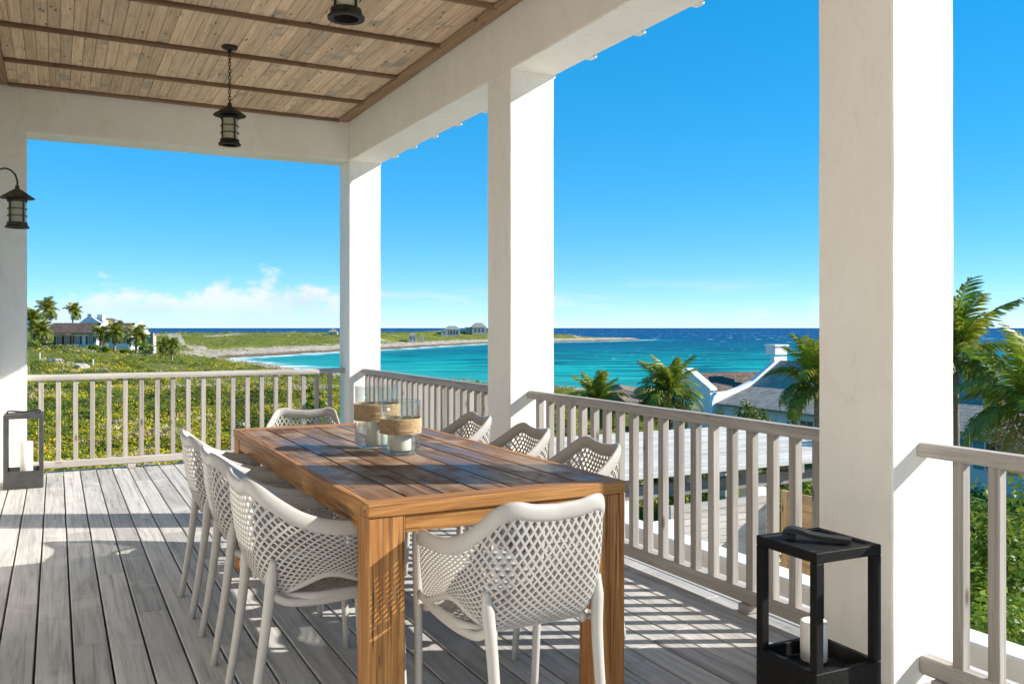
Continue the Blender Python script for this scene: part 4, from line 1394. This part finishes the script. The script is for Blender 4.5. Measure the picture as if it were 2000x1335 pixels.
#==HOUSES==
# ------------------------------------------------------------------ houses
def prism(bm, prof, ax, a, b_):
    """extrude a 2-D profile (list of (u, z)) along axis ax (0 = x, 1 = y) from a to b_"""
    def P_(u, zz, w):
        return (w, u, zz) if ax == 0 else (u, w, zz)
    r0 = [bm.verts.new(P_(u, zz, a)) for u, zz in prof]
    r1 = [bm.verts.new(P_(u, zz, b_)) for u, zz in prof]
    n_ = len(prof)
    for k in range(n_):
        bm.faces.new((r0[k], r0[(k + 1) % n_], r1[(k + 1) % n_], r1[k]))
    bm.faces.new(r0[::-1])
    bm.faces.new(r1)
    bmesh.ops.recalc_face_normals(bm, faces=bm.faces)
    return bm
def window(parent, mn, mx, face, shutters=None, smat=None, grid=(2, 3)):
    """window on a face: 'x' (facing -x) or 'y' (facing -y); mn/mx = (along, z)"""
    def bx(u0, u1, z0, z1, d0, d1):
        if face == 'x':
            return boxbm((pos_ - d1, u0, z0), (pos_ - d0, u1, z1))
        return boxbm((u0, pos_ - d1, z0), (u1, pos_ - d0, z1))
    pos_ = mn[2]
    u0, u1, z0, z1 = mn[0], mx[0], mn[1], mx[1]
    w = part('window', bx(u0, u1, z0, z1, 0.003, 0.03), M['pane'], parent)
    fw = 0.06
    for a in ((u0 - fw, u0, z0 - fw, z1 + fw), (u1, u1 + fw, z0 - fw, z1 + fw), (u0 + .001, u1 - .001, z1, z1 + fw), (u0 + .001, u1 - .001, z0 - fw, z0)):
        part('frame', bx(*a, 0.003, 0.07), M['trim'], w)
    for i in range(1, grid[0]):
        u = u0 + (u1 - u0) * i / grid[0]
        part('glazing_bar', bx(u - .02, u + .02, z0 + .001, z1 - .001, 0.031, 0.055), M['trim'], w)
    for i in range(1, grid[1]):
        zz = z0 + (z1 - z0) * i / grid[1]
        part('glazing_bar', bx(u0 + .001, u1 - .001, zz - .02, zz + .02, 0.031, 0.052), M['trim'], w)
    if smat:
        sw_ = shutters
        part('shutter', bx(u0 - fw - sw_, u0 - fw - .005, z0 - fw, z1 + fw, 0.003, 0.06), smat, parent)
        part('shutter', bx(u1 + fw + .005, u1 + fw + sw_, z0 - fw, z1 + fw, 0.003, 0.06), smat, parent)
    return w
# --- the gabled house on the right: long wing with its eave along Y, smaller wing behind it
hx, hy = 34.3, 30.0
H = thing('gabled_house', 'white gabled house with grey shingle roof and chimney behind the right-hand palms', 'house', (hx, hy, -5.9))
def hz(zz): return zz + 5.9
Y_far, Y_near = 39.9 - hy, 12.0 - hy
part('wall', boxbm((0, Y_near, -0.4), (9.0, Y_far - 0.002, hz(-3.02))), M['white_wall'], H)
prof = [(-.5, hz(-3.12)), (-.5, hz(-3.0)), (2.4, hz(-2.02)), (4.5, hz(-.62)), (6.6, hz(-2.02)), (9.5, hz(-3.0)), (9.5, hz(-3.12))]
part('roof', prism(bmesh.new(), prof, 1, Y_near - .3, Y_far - .004), M['shingle_x'], H)
rf_far = prism(bmesh.new(), [(-.75, hz(-2.95)), (-.62, hz(-2.62)), (-.35, hz(-2.40)), (.5, hz(-2.36)), (1.3, hz(-2.16)), (2.35, hz(-1.80)), (4.0, hz(-.72)), (4.0, hz(-.4)), (5.0, hz(-.4)), (5.0, hz(-.72)), (6.6, hz(-1.8)), (9.3, hz(-2.75)), (9.3, hz(-6.3)), (-.75, hz(-6.3))], 1, Y_far, Y_far + .35)
part('gable_parapet', rf_far, M['white_wall'], H)
ch = part('chimney', boxbm((4.02, Y_far - .05, hz(-.28)), (4.98, Y_far + .75, hz(.22))), M['white_wall'], H)
part('chimney_cap', boxbm((3.94, Y_far - .13, hz(.222)), (5.06, Y_far + .83, hz(.32))), M['white_wall'], ch)
# smaller wing: its gable faces us, ridge along X
gy0, gy1 = 40.55 - hy, 44.7 - hy
gm = (gy0 + gy1) / 2
part('gable_wall', prism(bmesh.new(), [(gy0, hz(-6.3)), (gy1, hz(-6.3)), (gy1, hz(-2.25)), (gm + .35, hz(-1.38)), (gm, hz(-1.22)), (gm - .35, hz(-1.38)), (gy0, hz(-2.25))], 0, -.35, 0.0), M['white_wall'], H)
part('gable_coping', prism(bmesh.new(), [(gy0 - .1, hz(-2.32)), (gy0 - .1, hz(-2.2)), (gm, hz(-1.1)), (gy1 + .1, hz(-2.2)), (gy1 + .1, hz(-2.32)), (gm, hz(-1.215))], 0, -.45, .08), M['trim'], H)
part('wing_wall', boxbm((0.003, gy0 + .01, hz(-6.3)), (8.5, gy1 - .01, hz(-2.5))), M['white_wall'], H)
part('wing_roof', prism(bmesh.new(), [(gy0 - .1, hz(-2.5)), (gy0 - .1, hz(-2.4)), (gm, hz(-1.42)), (gy1 + .1, hz(-2.4)), (gy1 + .1, hz(-2.5))], 0, .09, 8.5), M['shingle_y'], H)
bm = bmesh.new()
bmesh.ops.create_cone(bm, cap_ends=True, segments=20, radius1=1, radius2=1, depth=1)
bmesh.ops.rotate(bm, verts=bm.verts[:], matrix=Matrix.Rotation(R(90), 3, 'Y'))
bmesh.ops.scale(bm, verts=bm.verts[:], vec=(.03, .17, .26))
bmesh.ops.translate(bm, verts=bm.verts[:], vec=(-.366, gm, hz(-2.38)))
ow = part('oval_window', bm, M['pane'], H)
part('glazing_bar', boxbm((-.40, gm - .015, hz(-2.62)), (-.3815, gm + .015, hz(-2.14))), M['trim'], ow)
part('glazing_bar', boxbm((-.402, gm - .16, hz(-2.395)), (-.382, gm + .16, hz(-2.365))), M['trim'], ow)
for yc in (33.4, 28.6, 25.6, 23.1, 20.3, 17.4):
    window(H, (yc - hy - .45, hz(-4.5), 0.0), (yc - hy + .45, hz(-3.45)), 'x', .5, M['blue_shutter'], (2, 2))
part('rear_block', boxbm((9.002, Y_near + 2, -0.4), (14.0, Y_far - 3, hz(-3.6))), M['white_wall'], H)

# --- the bleached plank roof and lower terrace
P0 = thing('pergola', 'bleached plank roof on white posts, just below the veranda', 'pergola', (11.9, 15.0, -4.3))
px0, px1, py0, py1 = 8.45 - 11.9, 15.3 - 11.9, 12.28 - 15, 17.76 - 15
zr = -1.2 + 4.3
npk = 39
pk = (py1 - py0) / npk
for k in range(npk):
    ya = py0 + k * pk
    xs = [px0, px0 + random.uniform(1.8, 4.8), px1]
    for a, b_ in zip(xs[:-1], xs[1:]):
        part('roof_plank', boxbm((a + .002, ya + .011, zr - .03 + random.uniform(-.004, .004)), (b_ - .002, ya + pk - .011, zr + random.uniform(-.004, .004))), M['pergola'], P0)
for k in range(6):
    xr = px0 + .25 + k * (px1 - px0 - .5) / 5
    part('rafter', boxbm((xr - .05, py0 + .02, zr - .20), (xr + .05, py1 - .02, zr - .036)), M['beam_grey'], P0)
for yb in (py0 + .35, py1 - .45):
    part('beam', boxbm((px0 + .1, yb - .08, zr - .43), (px1 - .1, yb + .08, zr - .202)), M['beam_grey'], P0)
for xr in (px0 + .25, px0 + 3.15, px1 - .3):
    for yb in (py0 + .35, py1 - .45):
        part('post', boxbm((xr - .17, yb - .17, -.2), (xr + .17, yb + .17, zr - .432), .01), M['white_wall'], P0)
ter = part('lower_terrace', boxbm((3.6, -3.0, -4.8), (17.0, 19.0, -4.35)), M['white_wall'])
tag(ter, kind='structure')
def wallthing(name, label, cat, mn, mx, mat, group=None):
    c_ = ((mn[0] + mx[0]) / 2, (mn[1] + mx[1]) / 2, mn[2])
    o = part(name, boxbm([mn[i] - c_[i] for i in range(3)], [mx[i] - c_[i] for i in range(3)], .012), mat)
    o.location = c_
    return tag(o, label, cat, group)
wallthing('parapet_wall', 'low white parapet running below the railing on the right', 'wall', (4.25, -2.9, -4.34), (4.45, 8.6, -0.31), M['white_wall'])
wallthing('stair_wall', 'white stair wall lit by the sun under the plank roof', 'wall', (7.4, 11.2, -4.34), (8.85, 11.5, -1.75), M['white_wall'])
wallthing('stair_wall', 'stepped white wall in front of the stair wall, lower', 'wall', (6.9, 10.4, -4.34), (8.7, 10.65, -2.35), M['white_wall'])
cl = thing('clapboard_wall', 'weathered clapboard wall half in shade beneath the plank roof', 'wall', (9.9, 11.62, -4.34))
zz = 0.0
k = 0
while zz < 2.75:
    bm = boxbm((-1.0, -.02, zz), (1.05, .02, zz + .118))
    o = part('clapboard', bm, M['clap'], cl)
    o.rotation_euler = (R(-5), 0, 0)
    o.location = (0, 0, 0)
    zz += .115
    k += 1
part('stud_frame', boxbm((-.98, .26, 0), (1.03, .34, 2.7)), M['beam_grey'], cl)
for o in cl.children:                      # keep each board hinged about its own lower edge
    if o.name.startswith('clapboard'):
        z_ = min(v.co.z for v in o.data.vertices)
        for v in o.data.vertices:
            v.co.z -= z_
        o.location = (0, 0, z_)
gt = thing('cedar_gate', 'honey-coloured cedar gate with louvres beside the nearest column', 'gate', (11.3, 10.7, -4.34))
zt = -1.5 + 4.34
for ya in (-.05, .82):
    part('stile', boxbm((-.03, ya - .07, .1), (.03, ya + .07, zt), .004), M['cedar'], gt)
part('stile', boxbm((-.03, -.93, .1), (.03, -.79, zt), .004), M['cedar'], gt)
for ya, yb in ((-.785, -.125), (.025, .745)):
    part('rail', boxbm((-.028, ya, zt - .13), (.028, yb, zt - .002), .004), M['cedar'], gt)
    part('rail', boxbm((-.028, ya, .1), (.028, yb, .26), .004), M['cedar'], gt)
    zz = .28
    while zz < zt - .16:
        part('louvre', boxbm((-.018, ya + .001, zz), (.012, yb - .001, zz + .062)), M['cedar'], gt)
        zz += .07

# --- the house on the left hillside
def lp(px, D_):
    return (px - 1000.0) / F_PX * D_
D0 = 128.0
hxw, hyw = at(165, D0)
G = thing('hillside_house', 'white house with brown shingle roofs and stepped gables on the left hillside', 'house', (hxw, hyw, -2.2), -YAW)
k_ = D0 / F_PX                                     # metres per photograph pixel at that distance
def gx(px): return (px - 165) * k_
def gzz(py): return zat(py, D0) + 2.2
part('wall', boxbm((gx(100), 1.0, -1), (gx(186), 6.0, gzz(651))), M['white_wall'], G)
part('roof', prism(bmesh.new(), [(.4, gzz(651.5)), (.4, gzz(650)), (3.5, gzz(630)), (6.6, gzz(650)), (6.6, gzz(651.5))], 0, gx(80), gx(182)), M['shingle_far'], G)
def cape(px0, px1, yb, yt, y0, y1, nm='gable_parapet'):
    part(nm, prism(bmesh.new(), [(y0, -1), (y1, -1), (y1, gzz(652)), (y1 - .5, gzz(648)), ((y0 + y1) / 2 + .7, gzz(yt + 4)), ((y0 + y1) / 2 + .5, gzz(yt)), ((y0 + y1) / 2 - .5, gzz(yt)), ((y0 + y1) / 2 - .7, gzz(yt + 4)), (y0 + .5, gzz(648)), (y0, gzz(652))], 0, gx(px0), gx(px1)), M['white_wall'], G)
cape(182.3, 187.5, 0, 625, 0.2, 6.8)
cape(200, 206, 0, 626, 1.2, 7.8)
part('link_wall', boxbm((gx(188), 2.0, -1), (gx(199.6), 6.0, gzz(641))), M['white_wall'], G)
part('link_roof', prism(bmesh.new(), [(1.8, gzz(642)), (1.8, gzz(640)), (4.2, gzz(631)), (6.2, gzz(640)), (6.2, gzz(642))], 0, gx(187.8), gx(199.8)), M['shingle_far'], G)
part('east_wall', boxbm((gx(206.3), 1.6, -1), (gx(244), 7.0, gzz(648))), M['white_wall'], G)
part('east_roof', prism(bmesh.new(), [(1.0, gzz(649.5)), (1.0, gzz(648)), (4.3, gzz(630)), (7.6, gzz(648)), (7.6, gzz(649.5))], 0, gx(206.3), gx(244)), M['shingle_far'], G)
cape(244.5, 250.5, 0, 626, .9, 7.7)
part('garden_wall', boxbm((gx(206.5), .6, -1.6), (gx(300), .95, gzz(683))), M['white_wall'], G)
# tall hall behind, its bell gable facing us
part('hall_gable', prism(bmesh.new(), [(gx(92), -1), (gx(92), gzz(634)), (gx(103), gzz(629)), (gx(112), gzz(622)), (gx(119), gzz(617)), (gx(119), gzz(611)), (gx(128), gzz(611)), (gx(128), gzz(617)), (gx(138), gzz(624)), (gx(152), gzz(632)), (gx(152), -1)], 1, 8.0, 8.4), M['white_wall'], G)
part('hall_roof', prism(bmesh.new(), [(gx(94), gzz(636)), (gx(123), gzz(619)), (gx(158), gzz(633)), (gx(158), gzz(636))], 1, 8.402, 16), M['shingle_far'], G)
part('chimney', boxbm((gx(131.5), 9.2, gzz(630)), (gx(143), 10.2, gzz(612))), M['white_wall'], G)
part('porch_roof', prism(bmesh.new(), [(-.9, gzz(653.2)), (-.9, gzz(652.5)), (.995, gzz(650.6)), (.995, gzz(653))], 0, gx(95), gx(136)), M['shingle_far'], G)
for pa, pb in ((104, 113), (120, 128)):
    window(G, (gx(pa), gzz(672), 1.0), (gx(pb), gzz(657)), 'y', .35, M['brown_shutter'], (2, 3))
for pa, pb in ((140.5, 148), (166.5, 174)):
    window(G, (gx(pa), gzz(671.5), 1.0), (gx(pb), gzz(657)), 'y', .34, M['brown_shutter'], (2, 4))
window(G, (gx(190.5), gzz(648), 2.0), (gx(196.5), gzz(642.5)), 'y', 0, None, (2, 2))
for pa, pb in ((214, 220), (231, 237)):
    window(G, (gx(pa), gzz(670), 1.6), (gx(pb), gzz(657)), 'y', .3, M['brown_shutter'], (2, 3))
# garden tower at its right
T2 = thing('garden_tower', 'small grey garden tower at the right end of the hillside house', 'tower', (*at(291, 122), -3.6), -YAW)
k2 = 122 / F_PX
part('tower_wall', boxbm((-14 * k2, 0, -1), (5 * k2, 1.6, zat(655, 122) + 3.6)), M['clap'], T2)
part('tower_post', boxbm((5.05 * k2, -.2, -1), (9 * k2, .3, zat(650, 122) + 3.6)), M['beam_grey'], T2)
part('tower_cap', boxbm((-15 * k2, -.1, zat(655, 122) + 3.602), (4.9 * k2, 1.7, zat(652.5, 122) + 3.6)), M['shingle_far'], T2)
PL = [(62, 118, 628, 2.9, 'tall palm tree half hidden by the far left pilaster', .6), (90, 140, 607, 3.2, 'windswept palm tree rising behind the hillside house roof at its left', .7), (142, 146, 610, 2.6, 'palm tree peeking over the chimneys of the hillside house', .9),
      (78, 112, 649, 2.6, 'bushy palm tree beside the hillside house, next to the pilaster', .5), (196, 118, 655, 2.2, 'left palm tree of three in front of the hillside house', .5), (224, 116, 650, 2.5, 'middle palm tree of three in front of the hillside house', .4), (266, 114, 658, 2.7, 'right palm tree of three in front of the hillside house', .4),
      (318, 116, 676, 1.7, 'low palm tree right of the garden tower', .5), (336, 112, 676, 1.8, 'lowest palm tree nearest the bay, right of the garden tower', .6)]
for i, (px, D_, py, fl, lab, wf) in enumerate(PL):
    palm_at(lab, px, D_, py, fl * 0.72, 30, 70 + i, far=True, wind=1, wf=wf, group='palm trees round the hillside house')
for i, (px, D_, py, w) in enumerate(((68, 108, 666, 1.7), (108, 112, 673, 1.3), (186, 112, 674, 1.2), (206, 111, 676, 1.3), (283, 112, 666, 1.5), (246, 111, 680, 1.2))):
    shrub_at(('first', 'second', 'third', 'fourth', 'sixth', 'fifth')[i] + ' green shrub from the left along the front of the hillside house', px, D_, py, w, 600, .15, 90 + i, group='shrubs before the hillside house')
# --- far huts and villas on the headland
def hut(name, label, px, D_, py0, py1, pye, w_px, hip=True, n_win=1, depth=None, group=None, roofm='shingle_grey_far'):
    k3 = D_ / F_PX
    x_, y_ = at(px, D_)
    zb = min(zat(py0, D_), gz(px, D_) + .3) - .8
    t = thing(name, label, 'hut' if name == 'hut' else 'house', (x_, y_, zb), -YAW + .12, group)
    w = w_px * k3 / 2
    dp = depth or w * 2
    ze, zt_ = zat(pye, D_) - zb, zat(py1, D_) - zb
    part('wall', boxbm((-w * .9, 0, -.5), (w * .9, dp, ze)), M['far_wall'], t)
    bm = bmesh.new()
    e = [(-w, -.3, ze), (w, -.3, ze), (w, dp + .3, ze), (-w, dp + .3, ze)]
    rk = 0.0 if hip and w_px < 25 else .45 * w
    tp = [(-rk - .05, dp / 2 - .05, zt_), (rk + .05, dp / 2 - .05, zt_), (rk + .05, dp / 2 + .05, zt_), (-rk - .05, dp / 2 + .05, zt_)]
    vv = [bm.verts.new(p_) for p_ in e + tp]
    for f in ((0, 1, 5, 4), (1, 2, 6, 5), (2, 3, 7, 6), (3, 0, 4, 7), (4, 5, 6, 7), (3, 2, 1, 0)):
        bm.faces.new([vv[i] for i in f])
    part('roof', bm, M[roofm], t)
    for k in range(n_win):
        xc = (-.5 + (k + .5) / n_win) * 1.5 * w
        part('window', boxbm((xc - .12 * w, -.04, ze * .35), (xc + .12 * w, -.003, ze * .8)), M['pane'], t)
    return t
hut('hut', 'small white hut with pointed roof on the headland left of the corner column', 650, 590, 654, 640.5, 648, 19, n_win=2, group='huts and villas on the headland')
hut('hut', 'small white hut near the far shore between corner and middle columns', 806, 560, 660, 649, 655, 17, n_win=2, group='huts and villas on the headland')
hut('hut', 'tiny white annexe beside the shore hut', 824, 565, 660, 654.5, 656, 8, n_win=1, group='huts and villas on the headland')
hut('villa', 'grey-roofed villa on the headland, the left of two', 884, 680, 650, 636, 643, 32, n_win=4, hip=False, group='huts and villas on the headland')
hut('villa', 'low white wing in front of the left headland villa', 868, 665, 650, 643.5, 644.5, 14, n_win=1, hip=False, group='huts and villas on the headland')
hut('villa', 'white villa on the headland just left of the middle column', 936, 700, 648, 630, 639, 30, n_win=3, hip=False, group='huts and villas on the headland')
hut('villa', 'low flat wing left of the white headland villa', 916, 705, 648, 638.5, 639.5, 16, n_win=2, hip=False, group='huts and villas on the headland')
